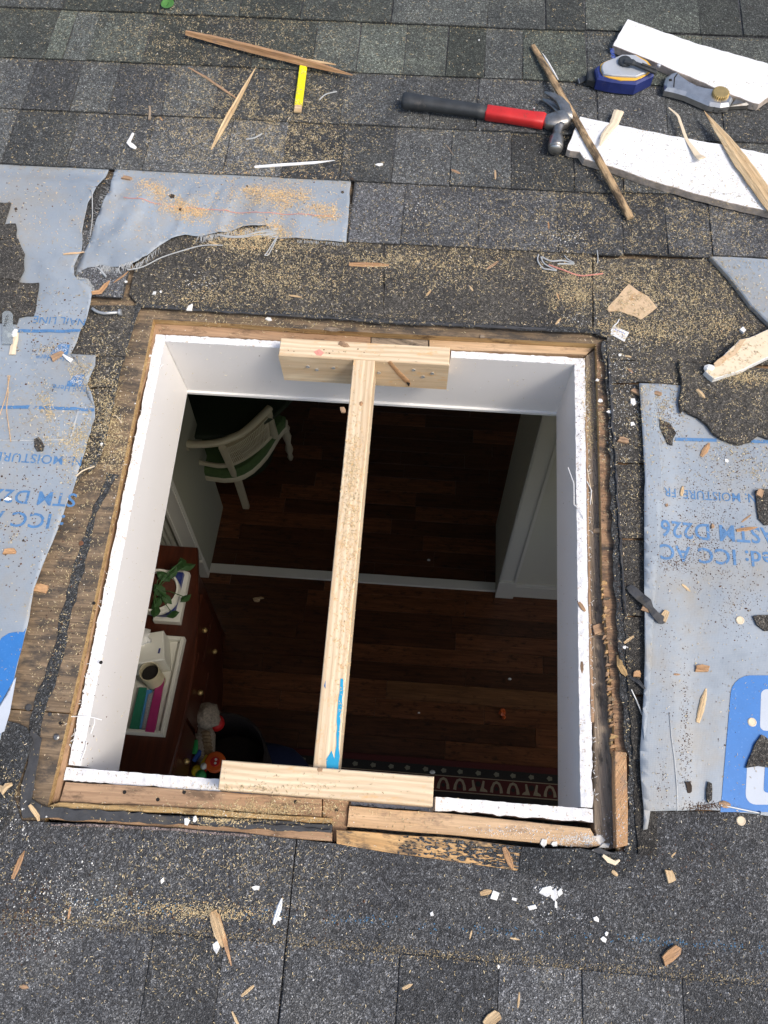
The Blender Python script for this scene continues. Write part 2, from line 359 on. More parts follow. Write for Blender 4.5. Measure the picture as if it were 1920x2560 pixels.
# --- shingles: a tilted base plate per shingle with raised tabs on its exposed part
EXP = .148
def tilt(vb, top):                                      # top surface height of a plate with its butt at vb
    return lambda u, v: max(-.002, top - (v - vb) * (top + .0005) / .29)
def shingle(vb, u0, u1, vt, seams, m='shingle', green=0, under=.0035):
    parts = []; tone = []
    t0 = tilt(vb, .0065)
    V, F, G = prism([(u0, vb), (u1, vb), (u1, vt), (u0, vt)], lambda u, v: t0(u, v) - .003, t0, step=.1, jit=.0)
    parts.append((V, F, V)); base = random.uniform(.62, .95); tone += [(base, base, base)] * len(V)
    ed = [u0] + [s for s in seams if u0 + .03 < s < u1 - .03] + [u1]; up = min(vt, vb + .155); hi = random.random() < .5
    for a, b in zip(ed[:-1], ed[1:]):
        hi = not hi if random.random() < .8 else hi; topo = .0098 if hi else .0082
        tt = tilt(vb, topo); sl = random.uniform(-.003, .003); gap = .0012 if hi else .0006
        P = [(a + gap, vb - random.uniform(0, .002)), (b - gap, vb - random.uniform(0, .002)), (b - gap + sl, up), (a + gap + sl, up)]
        V, F, G = prism(P, lambda u, v: t0(u, v) + .0002, tt, bev=.0008, step=.035, jit=.0006)
        parts.append((V, F, V)); k = random.choice([.55, .7, .85, 1.0, 1.15, 1.4]); gr = green * random.uniform(.4, 1)
        tone += [(k * (1 - .06 * gr), k * (1 + .12 * gr), k * (1 - .32 * gr))] * len(V)
    V, F, _ = join(parts)
    # small rigid twist so neighbouring shingles do not line up perfectly
    o = mk('shingle', V, F, M[m], roof, tone=tone, ground=True); return o
def us(xs, v):                                          # pixel columns -> u along the line v
    out = []
    for x in xs:
        y = 1106
        for _ in range(12):
            p = at(x, y, .008); y += (p[1] - v) * 700
        out.append(float(at(x, y, .008)[0]))
    return out
rows = [(1.160, [150, 240, 355, 525, 655, 849, 1054, 1179, 1264, 1509, 1600]), (1.008, [110, 150, 200, 320, 440, 550, 680, 775, 875, 965, 1048, 1130, 1268, 1380, 1520]),
        (.860, [62, 165, 247, 360, 468, 600, 740, 930, 1030, 1160, 1290, 1440, 1560]), (.711, [20, 155, 320, 475, 492, 615, 740, 850, 974, 1105, 1240, 1345, 1480, 1600])]
vb = 1.160 + EXP; k = 0
while vb < 3.45:
    u = -2.9 + (k % 3) * .33 - 1
    while u < 2.9:
        a, b = max(u, -2.9), min(u + 1, 2.9)
        if b - a > .05: shingle(vb, a, b, min(vb + .29, 3.5), [a + random.uniform(.1, .9) * (b - a) for _ in range(5)], green=.45)
        u += 1
    vb += EXP; k += 1
brk = {1.160: [655, 1264], 1.008: [320, 1130], .860: [247, 930], .711: [492, 1345]}
for vb, xs in rows:
    s = us(xs, vb + .07); bk = us(brk[vb], vb + .07)
    e = [-2.9, bk[0] - 1.0] + bk + [bk[1] + 1.0, 2.9]
    e = sorted(set([max(-2.9, min(2.9, q)) for q in e]))
    s = sorted(s + [random.uniform(-2.9, -1.1) for _ in range(9)] + [random.uniform(1, 2.9) for _ in range(9)])
    for a, b in zip(e[:-1], e[1:]): shingle(vb + (.006 if a > .3 else 0), a, b, vb + .29, s, green=.5 if vb > .9 else .15)
# row that stays only right of the torn felt, its lower edge lifted
s = us([870, 1035, 1205, 1345, 1440, 1535], .63)
e = [us([758], .63)[0], s[3], s[5], 1.7, 2.9]
for i, (a, b) in enumerate(zip(e[:-1], e[1:])): shingle(.560 + .006 * i, a, b, .85, s)
shingle(.560, -2.9, -1.9, .85, []); shingle(.560, -1.9, -1.02, .85, [-1.5])
# bare head-lap band above the opening (old dark shingles, brown with dust)
for a, b in ((-2.9, -1.9), (-1.9, -.99), (-.985, -.53)): shingle(.40, a, b, .69, [a + .2, a + .5, a + .7])
def plate(P, t, m, tone=1.0, th=.003, name='shingle', parent=None, step=.02, jit=.001, bev=.0006, ground=True):
    V, F, G = prism(P, (lambda u, v: (t(u, v) if callable(t) else t) - th), t, bev=bev, step=step, jit=jit)
    return mk(name, V, F, M[m], parent or roof, tone=[tone] * len(V), ground=ground)
band = px([(296, 655), (420, 664), (560, 671), (700, 682), (829, 690)], .004)
plate(band + [(-.05, .655), (-.52, .655), (-.52, .41)], lambda u, v: .0045, 'old_shingle', .8)
plate([tuple(p) for p in px([(830, 690), (1000, 698), (1150, 705), (1280, 711)], .004)] + [(.362, .655), (-.048, .655)], lambda u, v: .0045, 'old_shingle', .86)
pR = px([(1282, 560), (1282, 711), (1312, 716), (1310, 776), (1500, 783), (1700, 790), (1700, 560)], .004)
plate(pR, lambda u, v: .0052, 'old_shingle', .95)
# strip of shingle ends between opening and right-hand felt
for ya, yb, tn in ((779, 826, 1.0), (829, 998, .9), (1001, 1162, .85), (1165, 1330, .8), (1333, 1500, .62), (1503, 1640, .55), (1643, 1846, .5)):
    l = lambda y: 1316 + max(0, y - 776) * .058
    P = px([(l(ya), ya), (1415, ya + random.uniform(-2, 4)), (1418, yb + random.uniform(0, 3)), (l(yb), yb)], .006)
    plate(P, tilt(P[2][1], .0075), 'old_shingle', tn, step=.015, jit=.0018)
for P_, tn in (([(1416, 777), (1478, 781), (1478, 845), (1416, 845)], .95), ([(1640, 640), (1760, 800), (1760, 790), (1700, 560)], .8)):
    plate(px(P_, .004), .0045, 'old_shingle', tn)
for v0 in (.25, .10, -.05, -.2, -.35): 
    shingle(v0, 1.0, 1.95, v0 + .29, [1.2, 1.4, 1.7]); shingle(v0, 1.96, 2.9, v0 + .29, [2.2, 2.5]); shingle(v0, -2.9, -1.96, v0 + .29, [-2.3, -2.6]); shingle(v0, -1.95, -.97, v0 + .29, [-1.3, -1.6])
# left side, shingle ends beside the opening
rt = [(294, 656), (283, 700), (270, 768), (257, 800), (243, 835), (236, 880), (226, 945), (212, 985), (186, 1012), (160, 1052)]
def rx(y):
    for (xa, a), (xb, b) in zip(rt[:-1], rt[1:]):
        if a <= y <= b: return xa + (xb - xa) * (y - a) / (b - a)
for ya, yb, tn in ((658, 767, .95), (770, 834, 1.0), (838, 940, .9), (944, 1045, .85)):
    ys = [ya + (yb - ya) * q / 3 for q in range(4)]
    P = px([(60, ya)] + [(rx(y), y + q) for q, y in enumerate(ys)] + [(60, yb)], .006)
    plate(P, tilt(P[-1][1], .0082), 'old_shingle', tn, step=.014, jit=.0018)
P = px([(255, 800), (262, 790), (250, 850), (238, 900), (226, 960), (205, 1010), (190, 1020), (214, 950), (228, 880)], .008); plate(P, .0085, 'tar_grit', 1, name='tar_strip')
# bottom course, seen full height because the course above is gone
uS = us([622], -.65)[0]
seamB = us([315, 470, 605], -.73) + us([857, 1074, 1258, 1479], -.73)
top_l = px([(-160, 1555), (0, 1598), (20, 1700), (45, 1772), (100, 1776), (300, 1784), (520, 1798), (639, 1813)], .004)
top_r = px([(641, 1813), (727, 1823), (860, 1845), (1000, 1864), (1134, 1884), (1200, 1896), (1290, 1898), (1350, 1888), (1374, 1858), (1382, 1800), (1390, 1752), (1560, 1752), (1700, 1764), (1800, 1770)], .004)
def bottom(P, u0, u1, tn):
    vb_ = -.815; t = lambda u, v: .0085 - (v - vb_) * .010 / .40
    V, F, _ = prism(P, lambda u, v: t(u, v) - .003, t, bev=.0006, step=.03, jit=.0005)
    parts = [(V, F, V)]; tone = [tn] * len(V)
    ed = [u0] + [x for x in seamB if u0 + .02 < x < u1 - .02] + [u1]
    for i, (a, b) in enumerate(zip(ed[:-1], ed[1:])):
        k = [1.05, .74, 1.3][i % 3]; lift = .0032 if i % 2 else .0017
        V, F, _ = prism([(a + .0008, vb_ - .002), (b - .0008, vb_ - .002), (b - .0008, -.668 + random.uniform(-.001, .001)), (a + .0008, -.668)], lambda u, v: t(u, v) - .001, lambda u, v: t(u, v) + lift, bev=.0008, step=.03, jit=.0006)
        parts.append((V, F, V)); tone += [k] * len(V)
    V, F, _ = join(parts); mk('shingle', V, F, M['shingle'], roof, tone=tone, ground=True)
bottom([(-1.0, -.815), (uS - .0012, -.815)] + [(q[0], q[1]) for q in top_l[::-1]], -1.0, uS - .0012, .92)
bottom([(uS + .0012, -.815), (1.0, -.815)] + [(q[0], q[1]) for q in top_r[::-1]], uS + .0012, 1.0, .86)
vb = -.815 - EXP; k = 0
for a, b in ((-2.9, -1.95), (-1.95, -1.0), (1.0, 1.95), (1.95, 2.9)): shingle(-.815, a, b, -.5, [a + .3, a + .6])
shingle(-.64, -2.9, -1.95, -.3, [-2.5]); shingle(-.64, -1.95, -1.0, -.3, [-1.5]); shingle(-.64, 1.0, 1.95, -.3, [1.3]); shingle(-.64, 1.95, 2.9, -.3, [2.3])
while vb > -2.1:
    u = -2.9 + (k % 3) * .33 - 1
    while u < 2.9:
        a, b = max(u, -2.9), min(u + 1, 2.9)
        if b - a > .05: shingle(vb, a, b, vb + .29, [a + random.uniform(.1, .9) * (b - a) for _ in range(5)])
        u += 1
    vb -= EXP; k += 1
# slanted shingle edge, lower left corner of the opening
P = px([(-120, 1590), (0, 1575), (9, 1556), (40, 1562), (58, 1571), (70, 1600), (50, 1665), (32, 1710), (16, 1764), (0, 1800), (-120, 1830)], .008); plate(P, .0088, 'tar_grit', 1.0, th=.003)
# --- tar / felt membranes hugging the opening
def memb(P, h, m='tar', name='felt_strip', jit=.0016, th=.0025, step=.012):
    V, F, G = prism(px(P, h), h - th, h, bev=.0006, step=step, jit=jit, hj=.0004); return mk(name, V, F, M[m], roof, tone=[1.0] * len(V), ground=True)
memb([(293, 655), (560, 669), (829, 688), (1290, 710), (1318, 714), (1312, 730), (1285, 719), (1060, 708), (829, 697), (650, 684), (484, 673), (330, 664), (304, 663), (286, 710), (268, 780), (262, 776), (283, 705)], .0065, 'tar_grit')
memb([(300, 659), (600, 677), (829, 692), (1180, 708), (1180, 712), (829, 696), (600, 681), (310, 663)], .0082, jit=.0012)
memb([(1299, 738), (1320, 726), (1327, 900), (1333, 1000), (1343, 1180), (1354, 1330), (1372, 1500), (1392, 1640), (1390, 1760), (1376, 1850), (1352, 1842), (1360, 1650), (1346, 1560), (1334, 1400), (1324, 1200), (1317, 1000), (1312, 850)], .0035, 'tar_grit', jit=.003)
memb([(1318, 760), (1326, 900), (1332, 1000), (1343, 1180), (1354, 1330), (1351, 1330), (1339, 1180), (1328, 1000), (1321, 900), (1313, 770)], .0075, jit=.002)
memb([(66, 1575), (88, 1595), (78, 1660), (68, 1725), (92, 1742), (320, 1758), (560, 1778), (716, 1792), (716, 1801), (540, 1790), (300, 1776), (90, 1768), (48, 1768), (44, 1700), (58, 1650)], .004, jit=.0022)
memb([(110, 1779), (250, 1781), (400, 1791), (540, 1803), (545, 1809), (400, 1797), (250, 1788), (110, 1784)], .0062, 'pinkish', jit=.0008)
memb([(1128, 1828), (1180, 1832), (1260, 1832), (1300, 1838), (1378, 1842), (1374, 1866), (1350, 1893), (1290, 1903), (1200, 1901), (1120, 1886)], .003, 'tar_grit', 'shingle')
memb([(258, 1026), (232, 1021), (214, 1070), (200, 1095), (183, 1155), (160, 1215), (150, 1262), (128, 1330), (118, 1400), (92, 1470), (70, 1530), (62, 1580), (86, 1590), (98, 1535), (124, 1462), (142, 1400), (152, 1330), (176, 1250), (194, 1180), (208, 1110), (222, 1080), (246, 1040)], DT + .0014, 'tar_grit', 'tar_strip', jit=.0025, th=.001)
for x, y, r in ((176, 1174, .0045), (36 + 26, 1528, .0055), (108, 1543, .003)):
    p = at(x, y, DT); V, F, _ = lathe([(r, 0), (r, .0012), (r * .8, .002)], (p[0], p[1], DT), 12); mk('nail_head', V, F, M['rust'] if x > 150 else M['tar'], roof)
for x, y in ((203, 1303), (131, 1562), (35, 1589), (125, 1747), (218, 1431)):
    p = at(x, y, DT); V, F, _ = lathe([(.003, 0), (.003, .0006)], (p[0], p[1], DT), 10); mk('nail_hole', V, F, M['hole'], roof)
mk('nail_head', *lathe([(.005, 0), (.005, .0015), (.003, .003)], tuple(at(122, 1592, DT)), 12)[:2], M['steel'], roof)

# ------------------------------------------------------------------ rough framing of the opening
frame = tag(empty('opening_frame', (0, 0, -.11)), 'rough lumber framing the square roof opening, brown at left and top, blackened at right', 'opening frame')
def fb(name, P, top, m, label=None, th=.09, bev=.001, step=.03, jit=.0006, ground=True, grain=None):
    V, F, G = prism(px(P, top), top - th, top, bev=bev, step=step, jit=jit, grain=grain, hj=.0002); o = mk(name, V, F, M[m], frame, gc=G, ground=ground)
    if label: o['label'] = label
    return o
H = DB - .0008
fb('header', [(325, 688), (800, 716), (800, 745), (353, 722), (336, 722)], H, 'frame', th=.06)
fb('header', [(802, 716), (925, 722), (925, 752), (802, 746)], H - .002, 'frame_dark', th=.06)
fb('header', [(927, 723), (1290, 745), (1266, 766), (927, 753)], H, 'frame_light', th=.06)
fb('rafter', [(322, 692), (348, 712), (338, 735), (300, 870), (262, 1050), (222, 1250), (190, 1420), (160, 1560), (128, 1732), (94, 1740)], H, 'frame', th=.12)
fb('rafter', [(1265, 770), (1300, 742), (1312, 1000), (1312, 1290), (1335, 1500), (1345, 1640), (1350, 1830), (1300, 1838), (1284, 1790), (1284, 1600), (1276, 1290), (1268, 1000)], H, 'frame_dark', 'dark weathered rafter with water stains', th=.12)
fb('rafter', [(1264, 900), (1269, 900), (1276, 1290), (1284, 1560), (1276, 1560), (1270, 1290)], H + .004, 'frame', th=.11)
fb('trimmer', [(141, 1689), (300, 1698), (694, 1726), (694, 1765), (420, 1746), (128, 1732)], -.012, 'frame', 'brown trimmer board with old nail holes', th=.08)
fb('trimmer', [(754, 1741), (1000, 1760), (1275, 1789), (1296, 1826), (1270, 1832), (1000, 1806), (750, 1786)], -.010, 'frame_light', 'pale tan trimmer board dusted with plaster', th=.08)
fb('blocking', [(697, 1722), (752, 1728), (750, 1787), (745, 1800), (721, 1822), (716, 1780), (697, 1768)], -.018, 'frame', th=.1, step=0)
fb('plywood_strip', [(128, 1733), (420, 1747), (717, 1768), (717, 1779), (420, 1760), (98, 1744)], -.004, 'ply_edge', th=.015, jit=.0012)
fb('plywood_strip', [(95, 1744), (400, 1762), (717, 1781), (717, 1794), (560, 1784), (300, 1768), (80, 1752)], -.003, 'tar', th=.015, jit=.0014)
fb('plywood_strip', [(110, 1762), (300, 1774), (560, 1790), (717, 1797), (717, 1817), (640, 1812), (540, 1804), (300, 1782), (105, 1769)], -.002, 'frame', th=.012, jit=.0014)
fb('sheathing_strip', [(726, 1793), (860, 1804), (1000, 1812), (1131, 1830), (1137, 1884), (1000, 1866), (860, 1846), (726, 1824)], .0005, 'osb', 'orange sheathing strip smeared with black tar', th=.014, jit=.0012)
for x, y in ((268, 1711), (397, 1711), (638, 1732), (726, 1749), (340, 1727)):
    p = at(x, y, -.0095); V, F, _ = lathe([(.003, -.004), (.003, .0004)], (p[0], p[1], -.012 if x < 700 else -.018), 8); mk('nail_hole', V, F, M['hole'], frame)
parts = []
for k in range(460):
    t = random.random() ** .75; x = 860 + 272 * t; f = random.random(); y = (1804 + (x - 860) * .096) + f * (38 + (x - 860) * .05)
    if random.random() > .35 + .65 * t: continue
    c = at(x, y, .001); a, b = random.uniform(.0012, .0085) * (.5 + .6 * t), random.uniform(.0004, .0019); P = []
    for i in range(9): q = i * .698; P.append((c[0] + a * math.cos(q) * random.uniform(.4, 1.3), c[1] + b * math.sin(q) * random.uniform(.6, 1.3)))
    parts.append(prism(P, .0002, .0009 + k * 1.5e-6))
V, F, G = join(parts); stuff(mk('tar_smear', V, F, M['tar_grit'], frame, tone=[1.3] * len(V)))
# tan stick let in beside the right rafter, with nail holes
V, F, G = prism(px([(1328, 1622), (1353, 1625), (1357, 1750), (1356, 1826), (1331, 1832), (1329, 1740)], .006), -.012, .006, bev=.0012, step=.02, jit=.0006, hj=.0003)
tag(mk('wood_stick', V, F, M['splinter_red'], gc=G, ground=True), 'short tan wood strip lying along the blackened rafter at the lower right corner', 'wood strip')

# ------------------------------------------------------------------ painted drywall shaft with raw upper edge
shaft = tag(empty('light_shaft', (-.05, -.07, -.24)), 'white painted drywall shaft lining the square roof opening', 'light shaft')
LT, LB = -.019, -.208                                   # raw top edge and bottom of the lining
def edgepts(P, h): return [at(x, y, h)[:2] for x, y in P]
def panel(outer, inner, lt=LT, n=90, drop_seg=None, name='drywall_panel'):
    """outer / inner: end points of the raw edge (u,v); vertical faces painted, top face raw"""
    o0, o1 = [np.array(q) for q in outer]; i0, i1 = [np.array(q) for q in inner]; V = []; s = random.random() * 50
    for k in range(n + 1):
        t = k / n; o = o0 + (o1 - o0) * t; i = i0 + (i1 - i0) * t; d = (i - o) / np.linalg.norm(i - o)
        jo = noise.noise(Vector((s, t * 26, 0))) * .0022 + random.uniform(-.0009, .0009); ji = random.uniform(-.0005, .0005) + noise.noise(Vector((s + 9, t * 18, 0))) * .0006
        hj = noise.noise(Vector((s + 4, t * 34, 0))) * .0009
        l = lt
        if drop_seg and drop_seg[0] < t < drop_seg[1]: l = lt - .085
        V += [(*(o + d * jo), LB), (*(o + d * jo), l + hj), (*((o + i) / 2), l + hj * .5 + random.uniform(-.0007, .0008)), (*(i + d * ji), l - .0012 + random.uniform(-.0006, .0003)), (*(i + d * 0), l - .004), (*(i), LB)]
    F = []; mi = []
    A = np.cross(np.append(i0 - o0, 0), np.append(o1 - o0, 0))[2] > 0
    for k in range(n):
        for j in range(6):
            q = (j + 1) % 6; f = [k * 6 + j, (k + 1) * 6 + j, (k + 1) * 6 + q, k * 6 + q]; F.append(f if A else f[::-1]); mi.append(0 if j in (4,) else (1 if j in (1, 2, 3) else 0))
    F.append(list(range(6))); F.append([n * 6 + j for j in range(6)][::-1]); mi += [1, 1]
    return mk(name, V, F, [M['shaft'], M['lip']], shaft, mi=mi, ground=True)
oTL, oTR, oBR, oBL = at(336, 722, LT)[:2], at(1265, 773, LT)[:2], at(1281, 1757, LT)[:2], at(145, 1660, LT)[:2]
w = .0185
L0, L1 = np.array([oTL[0] + .001, oTL[1]]), np.array([at(148, 1652, LT)[0], at(148, 1652, LT)[1]])
panel([L0, L1], [L0 + (w, 0), L1 + (w, 0)])
R0, R1 = at(1263, 782, LT)[:2], at(1281, 1745, LT)[:2]
panel([R1, R0], [R1 - (w, 0), R0 - (w, 0)])
a, b = L0 + (w + .001, .0), R0 + (0, .008); b[0] = R0[0]
t0 = (-.217 - a[0]) / (b[0] - a[0]); t1 = (.099 - a[0]) / (b[0] - a[0])
panel([b, a], [b - (0, .0135), a - (0, .0135)], drop_seg=(1 - t1, 1 - t0), n=140)
a, b = L1 + (-.001, -.0015), R1 + (.0, -.002)
a = at(143, 1657, LT)[:2]; b = at(1281, 1748, LT)[:2]
panel([a - (0, .019), b - (0, .019)], [a, b], drop_seg=(( -.213 - a[0]) / (b[0] - a[0]), (.108 - a[0]) / (b[0] - a[0])), n=140)
# loose paper curls hanging off the raw edge
for (x, y, x2, y2) in ((1227, 1010, 1240, 1090), (1240, 1090, 1262, 1130), (188, 1600, 172, 1650), (150, 1548, 220, 1555), (1268, 1040, 1275, 1090), (205, 1550, 196, 1585), (345, 795, 352, 790)):
    p, q = at(x, y, LT + .002), at(x2, y2, LT - .002); mid = (p + q) / 2 + (.004, .003, .005)
    V, F, _ = tube([p, mid, q], .0008, 5); mk('paper_curl', V, F, M['plaster'], shaft)
n = 0
for side, (a, b) in (('l', ((340, 735), (150, 1640))), ('r', ((1266, 790), (1284, 1740)))):
    parts = []
    for k in range(150):
        t = random.random(); x = a[0] + (b[0] - a[0]) * t + random.uniform(-3, 4); y = a[1] + (b[1] - a[1]) * t; p = at(x, y, LT); d = np.array([random.uniform(-1, 1), random.uniform(-1, 1), random.uniform(0, .6)]) * random.uniform(.002, .006)
        parts.append(tube([p, p + d * .6 + (0, 0, .001), p + d], .0004, 4))
    V, F, _ = join(parts); stuff(mk('frayed_paper', V, F, M['plaster'], shaft))

# ------------------------------------------------------------------ temporary pine brace screwed across the opening
brace = tag(empty('wooden_brace', (-.055, -.07, -.077)), 'fresh pine brace spanning the opening, a long stud between two short blocks', 'brace')
BH = .012
def beam(name, x0, x1, y0, y1, z0, z1, d, m, parent, bev=.002):
    V, F, G = box(x0, x1, y0, y1, z0, z1, bev); G = grainof(V, d); return mk(name, V, F, M[m], parent, gc=G, ground=True)
tb = beam('block', -.2165, .0975, .2905, .3285, BH - .089, BH, (1, 0), 'pine', brace); tb['label'] = 'upper block with a long brown knot'
bb = beam('block', -.2115, .1075, -.4695, -.4275, .030 - .06, .030, (1, 0), 'pine', brace); bb['label'] = 'lower block lying on the raw edge'
V = []
yb, yt = -.4265, .2900; z1 = BH
for (xa, xb, y) in ((-.0755, -.0375, yb), (-.078, -.0385, yt)):
    V += [(xa, y, z1 - .07), (xb, y, z1 - .07), (xb, y, z1 - .0015), (xb - .0015, y, z1), (xa + .0015, y, z1), (xa, y, z1 - .0015)]
F = [[j, (j + 1) % 6, 6 + (j + 1) % 6, 6 + j] for j in range(6)]; F = [f[::-1] for f in F] + [[0, 1, 2, 3, 4, 5], [11, 10, 9, 8, 7, 6]]
F = [f[::-1] for f in F]
G = grainof(V, (0, 1)); st = mk('stud', V, F, M['pine'], brace, gc=G, ground=True)
# resin-filled knot slanting across the upper block
kx = [(.0, .2899, .004), (.012, .2897, -.02), (.026, .2896, -.045), (.034, .2896, -.063)]
V, F, _ = loft([(-.012, .2905, .0115), (-.004, .2903, -.006), (.008, .2902, -.03), (.021, .2902, -.053), (.026, .2903, -.068)], [ell(.004, .0012), ell(.0045, .0014), ell(.0055, .0016), ell(.006, .0016), ell(.003, .001)], up=(0, 1, 0)); mk('knot', V, F, M['splinter_red'], brace)
V, F, _ = loft([(.018, .2893, -.048), (.024, .2892, -.06), (.025, .2893, -.07)], [ell(.001, .0005), ell(.0032, .0006), ell(.001, .0005)], up=(0, 1, 0)); mk('knot', V, F, M['hole'], brace)
for x, z in ((-.165, -.022), (-.149, -.031), (-.117, -.021), (-.032, -.029), (.033, -.012), (.051, -.034), (.068, -.020)):
    V, F, _ = lathe([(.0036, 0), (.0036, .0015), (.0014, .0008)], (0, 0, 0), 12); V = [(x + a, .2905 - c, z + b) for a, b, c in V]; mk('screw_head', V, [f for f in F], M['galv'], brace)
V, F, _ = blob((-.056, .20, BH), .005, 3, sq=(.7, 1, .35)); mk('knot', V, F, M['splinter_red'], brace)
V, F, _ = blob((-.063, -.431, .028), .005, 5, sq=(1.2, .9, .6)); mk('knot', V, F, M['frame'], brace)
def smear(P, h, m, parent, name='paint_smear', jit=.0012, F_=None):
    V, F, G = prism(px(P, h), h - .0004, h + .0005, step=.008, jit=jit); return mk(name, V, F, M[m], parent)
smear([(706, 1660), (705, 1640), (716, 1622), (722, 1640), (727, 1612), (728, 1560), (733, 1500), (736, 1466), (741, 1466), (739, 1510), (734, 1570), (733, 1620), (731, 1661)], BH + .0002, 'aqua', brace)
smear([(700, 1482), (704, 1470), (703, 1488)], BH + .0002, 'ink', brace)
M_r = plain('red_smudge', (.7, .3, .24), .8)
M['smudge'] = M_r; smear([(678, 760), (690, 754), (700, 762), (694, 768), (684, 767)], BH + .0002, 'smudge', brace)
rebuild()
# ------------------------------------------------------------------ grey woven underlayment sheets
def gridcut(bm, s, lo, hi):
    for ax in (0, 1):
        k = lo[ax] + s
        while k < hi[ax]:
            no = (1, 0, 0) if ax == 0 else (0, 1, 0); p = [0, 0, 0]; p[ax] = k
            bmesh.ops.bisect_plane(bm, geom=bm.verts[:] + bm.edges[:] + bm.faces[:], plane_co=p, plane_no=no); k += s
def sheet(name, P, zf, s=.014, m='sheet', parent=None, jit=.0012, step=.012, th=.0007, ground=True, solid=True):
    P = resample(P, step, jit) if step else [np.array(p) for p in P]
    A = sum(P[i][0] * P[(i + 1) % len(P)][1] - P[(i + 1) % len(P)][0] * P[i][1] for i in range(len(P)))
    if A < 0: P = P[::-1]
    bm = bmesh.new(); bm.faces.new([bm.verts.new((p[0], p[1], 0)) for p in P])
    bmesh.ops.triangulate(bm, faces=bm.faces[:]); Q = np.array(P); gridcut(bm, s, Q.min(0), Q.max(0))
    bm.verts.ensure_lookup_table(); bm.verts.index_update()
    V = [(v.co.x, v.co.y, zf(v.co.x, v.co.y)) for v in bm.verts]; F = [[v.index for v in f.verts] for f in bm.faces]; bm.free()
    o = mk(name, V, F, M[m], parent, smooth=True, ground=ground)
    if solid:
        md = o.modifiers.new('thickness', 'SOLIDIFY'); md.thickness = th; md.offset = -1
    return o
def wr(u, v, seed, f=9, amp=.002, ang=.5, st=.35):
    c, s = math.cos(ang), math.sin(ang); a, b = u * c + v * s, -u * s + v * c
    return amp * (noise.noise(Vector((a * f * st, b * f, seed))) + .45 * noise.noise(Vector((a * f * 2 * st, b * f * 2.6, seed + 5))) + .9 * max(0, .16 - abs(noise.noise(Vector((a * f * .8 * st, b * f * 1.7, seed + 9))))) / .16 * .5)
def ss(a, b, x): t = min(1, max(0, (x - a) / (b - a))); return t * t * (3 - 2 * t)
def zL(u, v):
    base = .0108 - .0078 * ss(.66, .70, v); q = ss(.02, .12, v)
    q *= 1 - .85 * ss(-.66, -.74, u) * ss(.16, .22, v)
    return base + q * (1 - ss(.66, .70, v)) * (.0022 + wr(u, v, 1, 11, .0075, -.75, .3)) + .0004 * noise.noise(Vector((u * 40, v * 40, 3)))
Lp = [(-160, 335), (0, 338), (120, 338), (240, 340), (229, 368), (217, 398), (203, 425), (191, 442), (185, 462), (181, 479), (178, 502), (177, 524), (175, 540), (169, 554), (161, 579), (163, 599), (172, 610), (186, 606), (196, 622), (202, 634), (199, 655), (195, 667), (187, 693), (176, 713), (165, 742), (154, 766), (208, 769), (207, 792), (197, 816), (190, 832), (199, 850), (205, 878), (204, 900), (196, 932), (187, 964), (181, 985), (174, 1003), (166, 1030), (154, 1069), (146, 1081), (126, 1140), (112, 1175), (99, 1204), (85, 1240), (73, 1272), (66, 1310), (59, 1354), (48, 1395), (38, 1433), (28, 1480), (17, 1521), (6, 1568), (0, 1597), (-60, 1760), (-170, 1760)]
felt = sheet('underlayment_sheet', [q if a[0] > -100 else (-1.0, q[1]) for a, q in zip(Lp, px(Lp, .011))], zL, .012, jit=.0006)
tag(felt, 'large wrinkled grey underlayment sheet with blue print on the left side of the roof', 'underlayment', 'grey roofing underlayment')
zfold = lambda u, v: zL(u, v) + .0012
sheet('folded_corner', px([(154, 767), (208, 769), (207, 792), (197, 816), (187, 822), (180, 800)], .012), lambda u, v: zL(u, v) + .0016, .01, parent=felt, step=0)
sheet('folded_corner', px([(190, 832), (199, 850), (205, 878), (196, 866), (187, 850)], .012), lambda u, v: zL(u, v) + .002, .01, parent=felt, step=0)
sheet('crease', px([(-60, 946), (0, 950), (60, 951), (150, 951), (157, 925), (168, 880), (171, 885), (160, 930), (153, 953.5), (60, 953.5), (0, 952.5), (-60, 948)], .012), lambda u, v: zL(u, v) + .0008, .012, parent=felt, step=0, m='twine')
def zF(u, v):
    d = ss(.665, .70, v); w = wr(u, v, 7, 13, .008, 1.3, .45) * ss(-.12, -.30, u)
    return .0058 + (1 - d) * (.0024 + w + .004 * ss(-.35, -.6, u)) - .0006 * d
Fp = [(238, 342), (500, 345), (760, 372), (757, 397), (753, 460), (748, 523), (720, 520), (690, 519), (660, 516), (640, 515), (602, 513), (595, 508), (592, 494), (588, 487), (560, 489), (540, 489), (525, 489), (505, 495), (490, 499), (470, 503), (455, 506), (430, 510), (400, 508), (370, 516), (345, 530), (322, 550), (300, 565), (285, 573), (262, 580), (240, 577), (215, 572), (206, 577), (198, 592), (182, 597), (163, 594), (166, 578), (176, 556), (184, 540), (193, 524), (202, 500), (209, 478), (217, 452), (223, 434), (238, 412), (243, 388), (247, 366)]
flap = sheet('underlayment_sheet', px(Fp, .008), zF, .012, jit=.0012)
tag(flap, 'torn grey underlayment flap with frayed lower edge and piles of orange sawdust above the opening', 'underlayment', 'grey roofing underlayment')
def zR(u, v):
    z = .0108 - .0058 * ss(.47, .51, u) - .0065 * ss(-.44, -.475, v) * ss(.44, .47, u)
    return z + (.0008 + wr(u, v, 4, 7, .0013, 1.5, .25)) * (1 - ss(-.42, -.46, v)) 
